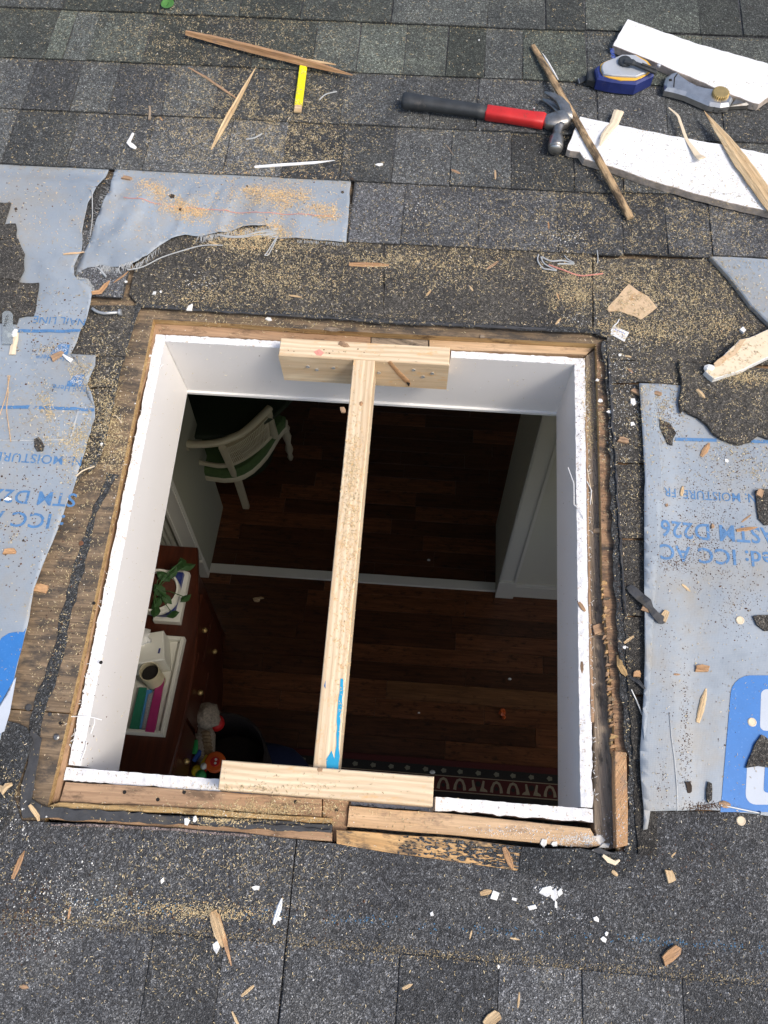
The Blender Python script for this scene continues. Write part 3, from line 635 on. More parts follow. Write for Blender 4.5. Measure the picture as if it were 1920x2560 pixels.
Rp = [(1380, 829), (1384, 880), (1387, 928), (1391, 1000), (1393, 1042), (1391, 1060), (1391, 1150), (1391, 1250), (1391, 1330), (1392, 1405), (1390, 1470), (1388, 1532), (1384, 1590), (1381, 1621), (1382, 1655), (1383, 1684), (1387, 1720), (1390, 1748), (1390, 1775), (1388, 1793), (1398, 1791), (1402, 1770), (1404, 1752), (1454, 1751), (1527, 1749), (1581, 1752), (1659, 1762), (1800, 1776), (1800, 831), (1480, 831)]
feltR = sheet('underlayment_sheet', [q if a[0] < 1780 else (1.02, q[1]) for a, q in zip(Rp, px(Rp, .009))], zR, .014, jit=.0005)
tag(feltR, 'flat grey underlayment sheet with blue print right of the opening, littered with dark crumbs', 'underlayment', 'grey roofing underlayment')
sheet('folded_edge', px([(1380, 829), (1411, 831), (1416, 880), (1424, 940), (1429, 1003), (1430, 1078), (1425, 1160), (1417, 1252), (1410, 1354), (1404, 1481), (1398, 1560), (1391, 1600), (1386, 1560), (1390, 1500), (1392, 1405), (1391, 1250), (1391, 1060), (1393, 1042), (1387, 928)], .012), lambda u, v: zR(u, v) + .0022 - .0008 * ss(.49, .52, u), .012, parent=feltR, step=.02, jit=.0003)
sheet('crease', px([(1443, 1540), (1447, 1590), (1454, 1640), (1459, 1700), (1461, 1752), (1464, 1752), (1462, 1700), (1457, 1640), (1450, 1590), (1445, 1540)], .008), lambda u, v: zR(u, v) + .0008, .03, parent=feltR, step=0, m='twine')
# printing, laid on the sheets turned upside down as it stands
def text(s, x, y, hpx, zf, parent, m='ink', rot=math.pi, align='RIGHT', stretch=1.0, bold=.0, dz=.0006):
    p0 = at(x, y, .009); p1 = at(x, y + hpx, .009); cap = abs(p0[1] - p1[1]); size = cap / .70
    cu = bpy.data.curves.new('t', 'FONT'); cu.body = s; cu.size = size; cu.offset = bold * size; cu.resolution_u = 3; cu.space_character = 1.04
    o = bpy.data.objects.new('t', cu); COL.objects.link(o); dg = bpy.context.evaluated_depsgraph_get(); me = bpy.data.meshes.new_from_object(o.evaluated_get(dg))
    bpy.data.objects.remove(o); V = np.array([v.co[:] for v in me.vertices]); F = [list(p.vertices) for p in me.polygons]
    V[:, 0] *= stretch; c, sn = math.cos(rot), math.sin(rot); X = V[:, 0] * c - V[:, 1] * sn + p1[0]; Y = V[:, 0] * sn + V[:, 1] * c + p1[1]
    if abs(rot - math.pi) < .01: Y += 0; X += 0; Y = Y + (p0[1] - p1[1]) 
    bm = bmesh.new(); vs = [bm.verts.new((a, b, 0)) for a, b in zip(X, Y)]
    for f in F:
        try: bm.faces.new([vs[i] for i in f])
        except ValueError: pass
    gridcut(bm, .009, (X.min(), Y.min()), (X.max(), Y.max())); bm.verts.index_update()
    V = [(v.co.x, v.co.y, zf(v.co.x, v.co.y) + dz) for v in bm.verts]; F = [[v.index for v in f.verts] for f in bm.faces]; bm.free()
    V2 = np.array(V)
    if V2[F[0][2]] is not None:
        a, b, c3 = V2[F[0][0]], V2[F[0][1]], V2[F[0][2]]
        if np.cross(b - a, c3 - a)[2] < 0: F = [f[::-1] for f in F]
    return mk('printed_text', V, F, M[m], parent)
# x = right end of the (upside-down) line, i.e. where the first letter starts
text('N: MOISTURE, FR', 1637, 1067, 19, zR, feltR, stretch=.86, bold=.004)
text('ASTM D226', 1680, 1141, 35, zR, feltR, stretch=.9, bold=.012)
text('ed: ICC AC', 1674, 1193, 33, zR, feltR, stretch=.99, bold=.014)
text('NAIL LINE', 186, 692, 15, lambda u, v: zL(u, v) + .0004, felt, stretch=1.0)
text('Nail Here', 151, 774, 12, lambda u, v: zL(u, v) + .0006, felt, stretch=.9)
text('Nail Here', 187, 839, 12, lambda u, v: zL(u, v) + .0006, felt, stretch=.9)
text('N: MOISTURE FR', 178, 990, 19, zL, felt, stretch=1.05, bold=.004)
text('STM D226', 163, 1068, 29, zL, felt, stretch=1.05, bold=.012)
text(': ICC AC', 137, 1114, 32, zL, felt, stretch=1.1, bold=.012)
def printed(P, zf, parent, m='ink', name='printed_mark', s=.012, dz=.0008): return sheet(name, px(P, .0105), lambda u, v: zf(u, v) + dz, s, m, parent, step=0, solid=False, ground=False)
printed([(44, 713), (176, 714), (174, 720), (40, 720)], zL, felt, name='printed_line', dz=.001); printed([(-80, 876), (100, 880), (204, 883), (204, 889), (100, 887), (-80, 882)], zL, felt, name='printed_line')
printed([(1460, 943), (1550, 945), (1550, 952), (1460, 950)], zR, feltR, name='printed_line'); printed([(1624, 948), (1720, 950), (1720, 957), (1624, 955)], zR, feltR, name='printed_line')
for (x0, y0, dx) in ((130, 745, 0), (163, 813, 0)):
    P = [(x0 + 5, y0), (x0 + 22, y0 + 1), (x0 + 20, y0 + 12), (x0 + 19, y0 + 25), (x0 - 18, y0 + 24), (x0 - 15, y0 + 13), (x0 - 6, y0 + 9), (x0 - 2, y0 + 3)]
    printed(P, zL, felt, 'ink', 'printed_logo', dz=.0009)
    text('Grip', x0 + 16, y0 + 13, 8.5, lambda u, v: zL(u, v) + .0008, felt, 'logo_gap', stretch=1.0, bold=.012)
    text('Tite', x0 + 17, y0 + 3, 6, lambda u, v: zL(u, v) + .0008, felt, 'logo_gap', stretch=.8, bold=.004)
def rr(x0, y0, x1, y1, r, corners=(1, 1, 1, 1), sk=0, n=5):
    out = []
    for (cx, cy, a, k) in ((x0 + r, y0 + r, 180, 0), (x1 - r, y0 + r, 270, 1), (x1 - r, y1 - r, 0, 2), (x0 + r, y1 - r, 90, 3)):
        if corners[k]:
            for q in range(n + 1): t = math.radians(a + 90 * q / n); out.append((cx + r * math.cos(t), cy + r * math.sin(t)))
        else: out.append(((x0, x1, x1, x0)[k], (y0, y0, y1, y1)[k]))
    return [(x + sk * (y - y0), y) for x, y in out]
printed(rr(1584, 1458, 1780, 1754, 38, (1, 1, 0, 0), -.085), zR, feltR, 'logo', 'printed_logo')
printed(rr(1646, 1488, 1760, 1578, 12, (1, 0, 0, 1), -.03), zR, feltR, 'logo_gap', 'printed_logo', dz=.001)
printed(rr(1616, 1655, 1790, 1738, 24, (0, 0, 0, 1), -.05), zR, feltR, 'logo_gap', 'printed_logo', dz=.001)
printed(rr(1655, 1640, 1790, 1712, 8, (0, 0, 0, 1), -.05), zR, feltR, 'logo', 'printed_logo', dz=.0014)
printed([(-160, 1392), (0, 1385), (4, 1378), (20, 1368), (38, 1365), (52, 1366), (57, 1357), (48, 1400), (38, 1433), (28, 1480), (27, 1500), (14, 1545), (5, 1570), (0, 1592), (-60, 1750), (-160, 1750)], zL, felt, 'logo', 'printed_logo')
printed([(30, 1470), (36, 1463), (33, 1480), (22, 1540), (10, 1580), (-14, 1592), (-30, 1575), (18, 1510)], zL, felt, 'logo_gap', 'printed_logo', dz=.001)
printed([(268, 428), (300, 432), (390, 447), (500, 455), (600, 460), (720, 466), (720, 467.4), (600, 461.4), (500, 456.4), (390, 448.4), (300, 433.4), (268, 429.4)], zF, flap, 'pink', 'printed_line', s=.01, dz=.0009)
rebuild()
# frayed yarns
def fray(path, parent, n, L=(.004, .012), dirn=(0, -1), spread=.5, r=.00035):
    parts = []; P = [np.array(p, float) for p in path]
    for k in range(n):
        t = random.random() * (len(P) - 1); i = int(t); q = P[i] + (P[i + 1] - P[i]) * (t - i); s = at(q[0], q[1], .009); z = drop(s[0], s[1], .009) + .0005
        a = math.atan2(dirn[1], dirn[0]) + random.uniform(-spread, spread); l = random.uniform(*L); d = np.array([math.cos(a) * l, math.sin(a) * l, 0]); s = np.array([s[0], s[1], z]); b = d * .15
        parts.append(tube([s - d * .3, s + d * .5 + (random.uniform(-1, 1) * .0012, 0, .0014), s + d + (0, 0, -.001)], r, 4))
    V, F, _ = join(parts); return stuff(mk('frayed_thread', V, F, M['twine'], parent))
fray([(640, 516), (690, 519), (748, 524)], flap, 60, (.003, .007)); fray([(430, 509), (500, 499), (590, 487)], flap, 130, (.006, .018), (0.1, -1), .5)
fray([(345, 530), (300, 567), (255, 580), (205, 574)], flap, 120, (.005, .016), (.1, -1), .5); fray([(245, 372), (222, 425), (205, 465), (192, 520)], flap, 60, (.002, .007), (-1, .1), .4)
fray([(232, 372), (205, 440), (190, 500)], felt, 30, (.002, .006), (1, -.4), .7); fray([(166, 600), (190, 606), (204, 630)], felt, 110, (.005, .016), (.3, -1), .8)
fray([(592, 492), (594, 510)], flap, 25, (.01, .03), (-1, -.3), .25, .0008)

def thing(name, parts, m, label, cat, group=None, ground=True, smooth=False, tone=None):
    V, F, G = join(parts) if isinstance(parts, list) else parts
    o = mk(name, V, F, M[m] if isinstance(m, str) else m, gc=G, ground=ground, smooth=smooth, tone=tone); return tag(o, label, cat, group)
# torn black shingle pieces lying on the sheets
def scrap(P, h, label, m='old_shingle', th=.003, jit=.002, name='shingle_scrap', group='torn shingle pieces on the underlayment'):
    V, F, G = prism(px(P, h), h - th, h, bev=.0006, step=.012, jit=jit, hj=.0004); o = mk(name, V, F, M[m], tone=[.85] * len(V), ground=True); return tag(o, label, 'shingle scrap', group)
scrap([(-90, 435), (23, 437), (16, 462), (9, 484), (-90, 484)], .0165, 'dark shingle scrap at the left edge, uppermost of the torn stack on the underlayment', jit=.0008)
scrap([(-90, 486), (33, 482), (35, 515), (-90, 520)], .0175, 'narrow dark shingle scrap wedged between two larger torn pieces at the left edge')
scrap([(-90, 515), (10, 518), (39, 515), (44, 530), (53, 547), (51, 582), (40, 608), (20, 602), (-90, 590)], .0195, 'rounded torn black shingle scrap at the left edge, widest of its stack')
scrap([(-90, 600), (0, 597), (38, 609), (84, 610), (79, 640), (72, 682), (41, 685), (36, 699), (-90, 690)], .0165, 'square cornered dark shingle scrap at the left edge above the nail line print')
scrap([(1468, 780), (1472, 830), (1466, 866), (1470, 889), (1479, 884), (1488, 893), (1498, 897), (1508, 902), (1515, 907), (1528, 918), (1543, 937), (1560, 948), (1580, 955), (1597, 960), (1612, 957), (1623, 954), (1633, 944), (1640, 940), (1659, 946), (1780, 950), (1780, 812), (1560, 786)], .0135, 'ragged edged shingle torn over the top of the right underlayment sheet', th=.006, jit=.002)
scrap([(1425, 905), (1431, 935), (1443, 958), (1452, 961), (1455, 948), (1462, 935), (1448, 915)], .0135, 'small curled black shingle scrap beside the folded sheet edge, right of the opening')
scrap([(1632, 1060), (1645, 1054), (1740, 1056), (1740, 1140), (1652, 1134), (1640, 1120), (1634, 1090)], .0105, 'smooth rounded black scrap on the right sheet beside the moisture print')
scrap([(1627, 1330), (1640, 1328), (1720, 1326), (1720, 1366), (1652, 1363), (1636, 1350)], .0105, 'ragged black scrap on the right sheet above the blue logo')
scrap([(1645, 1587), (1652, 1590), (1720, 1640), (1720, 1664), (1640, 1655), (1612, 1659), (1618, 1640), (1630, 1608)], .0105, 'black triangular scrap lying across the blue logo', jit=.001)
scrap([(1530, 1688), (1538, 1692), (1540, 1705), (1538, 1728), (1530, 1734), (1526, 1725), (1527, 1705)], .0095, 'small upright black scrap just left of the blue logo')
scrap([(1276, 1836), (1295, 1829), (1310, 1838), (1328, 1845), (1300, 1848)], .009, 'black tar lump at the lower right corner of the opening', 'tar')
scrap([(73, 949), (84, 943), (89, 951), (95, 962), (92, 973), (80, 974), (74, 966)], .0165, 'black shingle crumb on the left sheet above the word MOISTURE', jit=.001)
rebuild()

# ------------------------------------------------------------------ boards, sticks and splinters
def quadboard(P, h0, h1, name, label, cat, mt, ms, jit=.001, grain=None, grp=None, ground=True, bev=.0008):
    V, F, G = prism(px(P, h1), h0, h1, bev=bev, step=.012, jit=jit, hj=.0002, grain=grain); mi = [1] * len(F); mi[-1] = 0
    o = mk(name, V, F, [M[mt], M[ms]], gc=G, ground=ground, mi=mi); return tag(o, label, cat, grp)
quadboard([(1356, 41), (1500, 92), (1660, 137), (1724, 158), (1668, 205), (1640, 225), (1626, 222), (1560, 196), (1440, 145), (1400, 127), (1324, 98), (1326, 92)], .0095, .026, 'trim_board', 'short white painted trim offcut with torn paper edge above the utility knife', 'trim offcut', 'white_paint', 'board_edge', grp='white trim offcuts on the roof')
quadboard([(1253, 251), (1400, 283), (1560, 312), (1760, 352), (1760, 480), (1640, 452), (1560, 434), (1480, 412), (1400, 388), (1330, 363), (1262, 343), (1252, 328), (1232, 326), (1224, 322)], .0095, .026, 'trim_board', 'long white painted trim offcut peppered with sawdust under the splinters', 'trim offcut', 'white_paint', 'board_edge', grp='white trim offcuts on the roof')
tb_ = quadboard([(1523, 801), (1541, 790), (1598, 733), (1618, 729), (1720, 686), (1720, 742), (1600, 800), (1543, 818), (1534, 812)], .012, .026, 'plaster_board', 'tan paper faced drywall strip with a broken white end at the right edge', 'drywall strip', 'cream', 'plaster', jit=.0007)
V, F, G = prism(px([(1542, 785), (1560, 770), (1585, 755), (1596, 736), (1612, 731), (1606, 740), (1590, 765), (1570, 776), (1556, 790), (1545, 792)], .027), .026, .0268, step=.01, jit=.001); mk('torn_paper', V, F, M['paper'], tb_)
V, F, G = blob(tuple(at(1533, 796, .022)), .0085, 2, sq=(1.2, .9, .7)); mk('broken_end', V, F, M['plaster'], tb_)
quadboard([(1535, 553), (1570, 553), (1621, 556), (1720, 562), (1760, 800), (1659, 695), (1621, 657), (1577, 598)], .006, .017, 'painted_board', 'pale blue grey painted board corner dusted with sawdust at the right edge', 'board', 'sheet', 'galv', jit=.0004, bev=.002)
quadboard([(1312, 666), (1336, 640), (1348, 624), (1359, 613), (1380, 628), (1400, 640), (1419, 663), (1405, 676), (1384, 690), (1370, 682), (1359, 680), (1335, 671), (1314, 673)], .006, .0078, 'paper_scrap', 'torn tan cardboard scrap above the upper right corner of the opening', 'cardboard scrap', 'paper', 'paper', jit=.0016, bev=.0002)
tg = quadboard([(1324, 703), (1359, 718), (1349, 738), (1319, 722)], .0065, .0075, 'paper_tag', 'small white paper tag with a string below the cardboard scrap', 'tag', 'white_paint', 'white_paint', jit=.0002, bev=.0001)
V, F, _ = tube([hh(1337, 691) + (0, 0, .002), hh(1333, 699) + (0, 0, .003), hh(1326, 705) + (0, 0, .003), hh(1319, 716) + (0, 0, .002)], .001, 6); mk('string', V, F, M['white_paint'], tg)
V, F, _ = join([prism(px(q, .0076), .0075, .0078) for q in ([(1329, 711), (1350, 720), (1350, 721), (1329, 712)], [(1344, 725), (1347, 726), (1346, 727.5), (1343.5, 726)], [(1327, 708), (1331, 710), (1330.5, 711), (1326.5, 709)])]); mk('printed_mark', V, F, M['blue_ink'], tg)
def splinter(P, Wd, label, m='splinter', th=.4, name='wood_splinter', cat='splinter', grp=None, lift=0, rest=None, rough=1.0, seed=0, ground=False, h=None):
    """P: pixel path; Wd: width in m at each point; rests on whatever lies beneath"""
    n = max(6, len(P) * 4, len(Wd) * 3); path = []; ws = []
    pts = [hh(x, y) for x, y in P] if h is None else [at(x, y, q) for (x, y), q in zip(P, h)]
    for k in range(n):
        t = k / (n - 1) * (len(P) - 1); i = min(int(t), len(P) - 2); f = t - i
        path.append(pts[i] * (1 - f) + pts[i + 1] * f); tw = k / (n - 1) * (len(Wd) - 1); iw = min(int(tw), len(Wd) - 2); fw = tw - iw; ws.append(Wd[iw] * (1 - fw) + Wd[iw + 1] * fw)
    if h is None:                                            # stiff: one straight line of support
        hs = [drop(p[0], p[1], .005) for p in path]; z0, z1 = hs[0], hs[-1]
        s = [z0 + (z1 - z0) * k / (n - 1) for k in range(n)]; up = max(a - b for a, b in zip(hs, s)); 
        for k, p in enumerate(path): p[2] = s[k] + min(up, .03) + lift
    secs = []; rs = random.Random(seed or int(P[0][0] * 7 + P[0][1])); prof = [rs.uniform(.7, 1.1) for _ in range(7)]
    for k in range(n):
        w = ws[k] / 2; tt = max(.0006, min(ws[k] * th, .02)); off = rs.uniform(-.03, .03) * ws[k] * rough
        a = [b0 * rs.uniform(.95, 1.05) for b0 in prof]
        secs.append([(-w * a[0] + off, 0), (w * a[1] + off, 0), (w * a[2] + off, tt * .6 * a[2]), (w * .45 + off, tt * a[3]), (0 + off, tt * a[4] * .8), (-w * .5 + off, tt * a[5]), (-w * a[6] + off, tt * .55)])
    V, F, G = loft(path, secs); o = mk(name, V, F, M[m], gc=G, ground=ground); return tag(o, label, cat, grp)
pencil_o = None
# carpenter's pencil first, the long splinter rests on it
def obox(Pa, Pb, wdt, h0, h1, bev=.001, n=1):
    a, b = np.array(Pa[:2]), np.array(Pb[:2]); d = (b - a) / np.linalg.norm(b - a); e = np.array([-d[1], d[0]]) * wdt / 2
    V, F, G = prism([a + e, b + e, b - e, a - e], h0, h1, bev); return V, F, G
pa, pb = at(657, 124, .016), at(642, 239, .016)
pc = tag(empty('carpenter_pencil', (*(pa[:2] + pb[:2]) / 2, .009)), 'flat yellow carpenter pencil with worn ends under the long brown splinter', 'pencil')
d = (pb - pa)[:2]; q1, q2 = pa[:2] + d * .06, pa[:2] + d * .88
V, F, G = obox(q1, q2, .0165, .0098, .0165, .0025); GV_o = mk('shaft', V, F, M['yellow'], pc, ground=True)
V, F, G = obox(q2 + d * .002, pb, .016, .0098, .016, .0025); mk('worn_end', V, F, M['splinter'], pc)
V, F, G = prism([pa[:2] + (.004, 0), q1 - d * .002 + (.0078, 0), q1 - d * .002 - (.0078, 0), pa[:2] - (.004, 0)], .0105, .0155, .0015); mk('tip', V, F, M['splinter'], pc)
V, F, G = obox(pa[:2] - d * .035, pa[:2] + d * .01, .004, .0115, .0142, .0006); mk('lead', V, F, M['rubber'], pc)
rebuild()
GS = 'long wood splinters scattered over the roof'
splinter([(405, 82), (762, 172)], [.010, .015, .017, .017, .016, .012, .002], 'thick reddish brown split strip lying across the yellow pencil', 'splinter_red', .7, grp=GS)
splinter([(640, 138), (727, 155)], [.004, .007, .006, .003], 'short upper sliver on the tip of the reddish strip', 'splinter', .5, lift=.004, grp=GS)
splinter([(408, 147), (445, 168), (485, 196), (512, 214)], [.003, .006, .006, .003], 'thin dark brown twig beside the tip of a pale splinter', 'frame', .5, grp=GS)
splinter([(553, 145), (456, 324)], [.001, .008, .012, .015, .013, .004], 'pale pointed splinter standing out on dusty shingles left of the pencil', 'splinter', .45, grp=GS)
splinter([(550, 362), (600, 358), (680, 353), (723, 347)], [.006, .007, .006, .001], 'thin white painted sliver just above the torn underlayment flap', 'white_paint', .5, grp=GS)
splinter([(1514, 256), (1668, 478)], [.001, .016, .028, .036, .038, .036, .03], 'broad pointed yellow pine splinter on the long white board', 'splinter', .3, grp=GS)
splinter([(1441, 241), (1460, 262), (1484, 305), (1506, 342), (1513, 352)], [.003, .006, .007, .014, .018], 'narrow tan sliver with a wide end on the long white board', 'cream', .25, grp=GS)
splinter([(1334, 250), (1326, 268), (1305, 296), (1293, 325)], [.02, .018, .015, .004], 'tan torn paper strip near the left end of the long white board', 'cream', .12, grp=GS)
rebuild()

# ------------------------------------------------------------------ claw hammer
hm = tag(empty('hammer', tuple(at(1040, 242, .009))), 'claw hammer with black grip and red neck lying left of the white board', 'hammer')
def hp(x, y, h=.024): return at(x, y, h)
def hs(pts, m, name, p=.75, parent=hm):
    path = [hp(x, y, hgt) for x, y, hgt, a, b in pts]; V, F, G = loft(path, [ell(a, b, 16, p) for x, y, hgt, a, b in pts]); return mk(name, V, F, M[m], parent, smooth=True)
hs([(868, 217, .026, .008, .008), (869, 217, .026, .0145, .012), (875, 218, .026, .0172, .0145), (886, 219, .026, .0165, .014), (930, 225, .025, .015, .0125), (980, 232, .024, .0142, .012), (1030, 239, .023, .0135, .0118), (1051, 243, .023, .0132, .0116)], 'rubber', 'grip')
hs([(1049, 243, .023, .0122, .0106), (1052, 243.5, .023, .0142, .0122), (1100, 250, .023, .0142, .0115), (1150, 258, .023, .0152, .0115), (1172, 261, .023, .0165, .012), (1176, 262, .023, .014, .0105)], 'red', 'neck', .5)
hd = empty('head', tuple(hp(1205, 262, .012))); hd.parent = hm; hd.matrix_world = RM @ Matrix.Translation(Vector(hp(1205, 262, .012))); 
hd.matrix_parent_inverse = Matrix(); hd.matrix_basis = Matrix.Translation(Vector(np.array(ORG[hd.name][0]) - ORG[hm.name][0]))
hs([(1174, 262, .024, .011, .009), (1182, 263, .024, .0155, .011), (1200, 262, .024, .020, .0135), (1216, 258, .024, .021, .0135), (1225, 255, .024, .017, .012), (1228, 254, .024, .010, .009)], 'steel', 'cheek', .7, hd)
hs([(1210, 268, .024, .014, .012), (1206, 276, .024, .0105, .0105), (1204, 286, .024, .0095, .0095), (1203, 295, .024, .0105, .0105), (1202, 299, .024, .0145, .0145), (1200, 318, .024, .0155, .0155), (1199.6, 322, .024, .0145, .0145)], 'steel', 'poll', 1, hd)
hs([(1222, 258, .028, .016, .008), (1224, 246, .029, .013, .0075), (1219, 230, .031, .0115, .0058), (1209, 216, .032, .009, .0045), (1194, 206, .033, .0065, .0034), (1176, 199, .034, .003, .0012)], 'steel', 'claw', .7, hd)
hs([(1214, 258, .016, .014, .007), (1215, 248, .015, .0115, .006), (1208, 238, .014, .0095, .0052), (1196, 228, .013, .0075, .004), (1184, 220, .013, .0055, .003), (1172, 214, .013, .003, .0012)], 'steel', 'claw', .7, hd)
hs([(1199.5, 322.5, .024, .0135, .0135), (1199.3, 324.5, .024, .0128, .0128)], 'chrome', 'striking_face', 1, hd)
# nail standing behind the neck
V, F, _ = tube([at(1150, 246, .012), at(1152.5, 238, .03), at(1154, 233, .041)], .0014, 8); thing('nail', (V, F, None), 'galv', 'thin bright nail sticking up behind the red hammer neck', 'nail')
# stained stick leaning over the board
splinter([(1150, 101), (1180, 152), (1225, 232), (1290, 345), (1330, 418), (1360, 474)], [.010, .0135, .0135, .0145, .0145, .0145], 'long dark stained stick leaning on the end of the long white board beside the hammer', 'stick_old', .75, 'wood_stick', 'stick', rough=.5, h=[.010, .016, .026, .027, .018, .010])
splinter([(1172, 115), (1181, 130), (1194, 152), (1206, 172)], [.001, .004, .004, .002], 'short white sliver standing off the long dark stained stick', 'plaster', .6, grp=GS, h=[.03, .028, .028, .027])

# ------------------------------------------------------------------ chalk line reel
z5 = lambda x, y: (1192.3 + x / 3.5558, 25.9 + y / 3.5558)
def p5(P, h): return px([z5(*q) for q in P], h)
rl = tag(empty('chalk_reel', tuple(at(*z5(560, 480), .009))), 'blue and grey chalk line reel with a folding crank between hammer and white offcut', 'chalk reel')
V, F, G = prism(p5([(332, 425), (372, 392), (540, 325), (650, 325), (720, 365), (790, 430), (785, 482), (650, 548), (540, 540), (450, 528), (350, 505)], .038), .0098, .038, bev=.004, step=0); mk('casing', V, F, M['navy'], rl)
V, F, G = prism(p5([(372, 402), (396, 382), (540, 325), (648, 325), (735, 372), (782, 430), (742, 470), (690, 500), (640, 520), (530, 520), (440, 500), (392, 482), (372, 440)], .041), .036, .0405, bev=.0012); mk('trim_ring', V, F, M['amber'], rl)
V, F, G = prism(p5([(384, 402), (402, 380), (540, 322), (644, 324), (726, 375), (765, 425), (720, 462), (650, 490), (540, 486), (460, 480), (398, 468), (382, 432)], .046), .038, .0455, bev=.0018); mk('face_plate', V, F, M['silver'], rl)
c = at(*z5(560, 382), .048); V, F, _ = lathe([(.014, -.001), (.014, .003), (.012, .005), (.0, .005)], tuple(c), 24); mk('hub', V, F, M['rubber'], rl)
V, F, G = loft([at(*z5(560, 375), .055), at(*z5(620, 388), .056), at(*z5(640, 398), .053), at(*z5(720, 430), .052), at(*z5(800, 462), .048)], [ell(.006, .003, 10, .6), ell(.0075, .0035, 10, .6), ell(.0055, .0028, 10, .6), ell(.006, .0028, 10, .6), ell(.0062, .003, 10, .6)]); mk('crank_arm', V, F, M['rubber'], rl)
V, F, _ = tube([at(*z5(690, 400), .056), at(*z5(800, 440), .052)], .003, 8); mk('crank_handle', V, F, M['rubber'], rl)
V, F, _ = lathe([(.004, 0), (.004, .004), (.002, .005)], tuple(at(*z5(818, 418), .036)), 12); mk('bolt', V, F, M['silver'], rl)
V, F, G = prism(p5([(270, 450), (330, 425), (345, 500), (335, 528), (275, 512)], .026), .010, .026, bev=.003); mk('nozzle', V, F, M['rubber'], rl)
V, F, G = prism(p5([(192, 510), (265, 480), (278, 512), (205, 548)], .015), .0105, .0135, bev=.0008); mk('hook', V, F, M['rubber'], rl)
V, F, G = obox(at(*z5(203, 512), .014), at(*z5(212, 548), .014), .0012, .0135, .0145, 0); mk('hook_edge', V, F, M['chrome'], rl)
V, F, G = join([prism(p5(q, .012), .0098, .024) for q in ([(480, 575), (500, 575), (505, 585), (480, 583)],)])
text('IRWIN', *z5(457, 450), 6.2, lambda u, v: .0457, rl, 'blue_ink', rot=math.pi / 2 + .12, stretch=.8, bold=.02, dz=.0002)

# ------------------------------------------------------------------ utility knife
kn = tag(empty('utility_knife', tuple(at(*z5(1180, 620), .009))), 'worn metal utility knife with a brass wheel lying below the white offcut', 'utility knife')
V, F, G = prism(p5([(880, 490), (912, 462), (965, 452), (1000, 482), (1060, 525), (1120, 555), (1180, 572), (1240, 580), (1320, 600), (1372, 625), (1400, 660), (1370, 712), (1300, 722), (1210, 708), (1120, 670), (1030, 630), (940, 605), (868, 590), (866, 540)], .027), .0095, .028, bev=.006, step=.01); mk('body', V, F, M['chrome'], kn, smooth=False)
V, F, G = prism(p5([(1372, 625), (1400, 632), (1480, 655), (1545, 676), (1562, 696), (1500, 706), (1372, 714), (1398, 668)], .022), .0095, .022, bev=.004, step=0); mk('nose', V, F, M['steel'], kn)
V, F, G = prism(p5([(1545, 676), (1590, 640), (1575, 690), (1556, 700)], .014), .012, .0132); mk('blade', V, F, M['chrome'], kn)
c = at(*z5(1298, 622), .031); P = []
for i in range(48): t = 2 * math.pi * i / 48; r = .0165 + (.0011 if i % 2 else -.0008); P.append((c[0] + r * math.cos(t), c[1] + r * math.sin(t)))
V, F, G = prism(P, .026, .0345, bev=.0014); mk('wheel', V, F, M['brass'], kn)
V, F, G = prism(p5([(898, 515), (920, 512), (922, 528), (900, 530)], .0285), .027, .0286); mk('slot', V, F, M['hole'], kn)
V, F, G = prism(p5([(932, 575), (938, 500), (962, 470), (968, 474), (946, 506), (940, 578)], .0285), .027, .0285); mk('joint', V, F, M['hole'], kn)
rebuild()

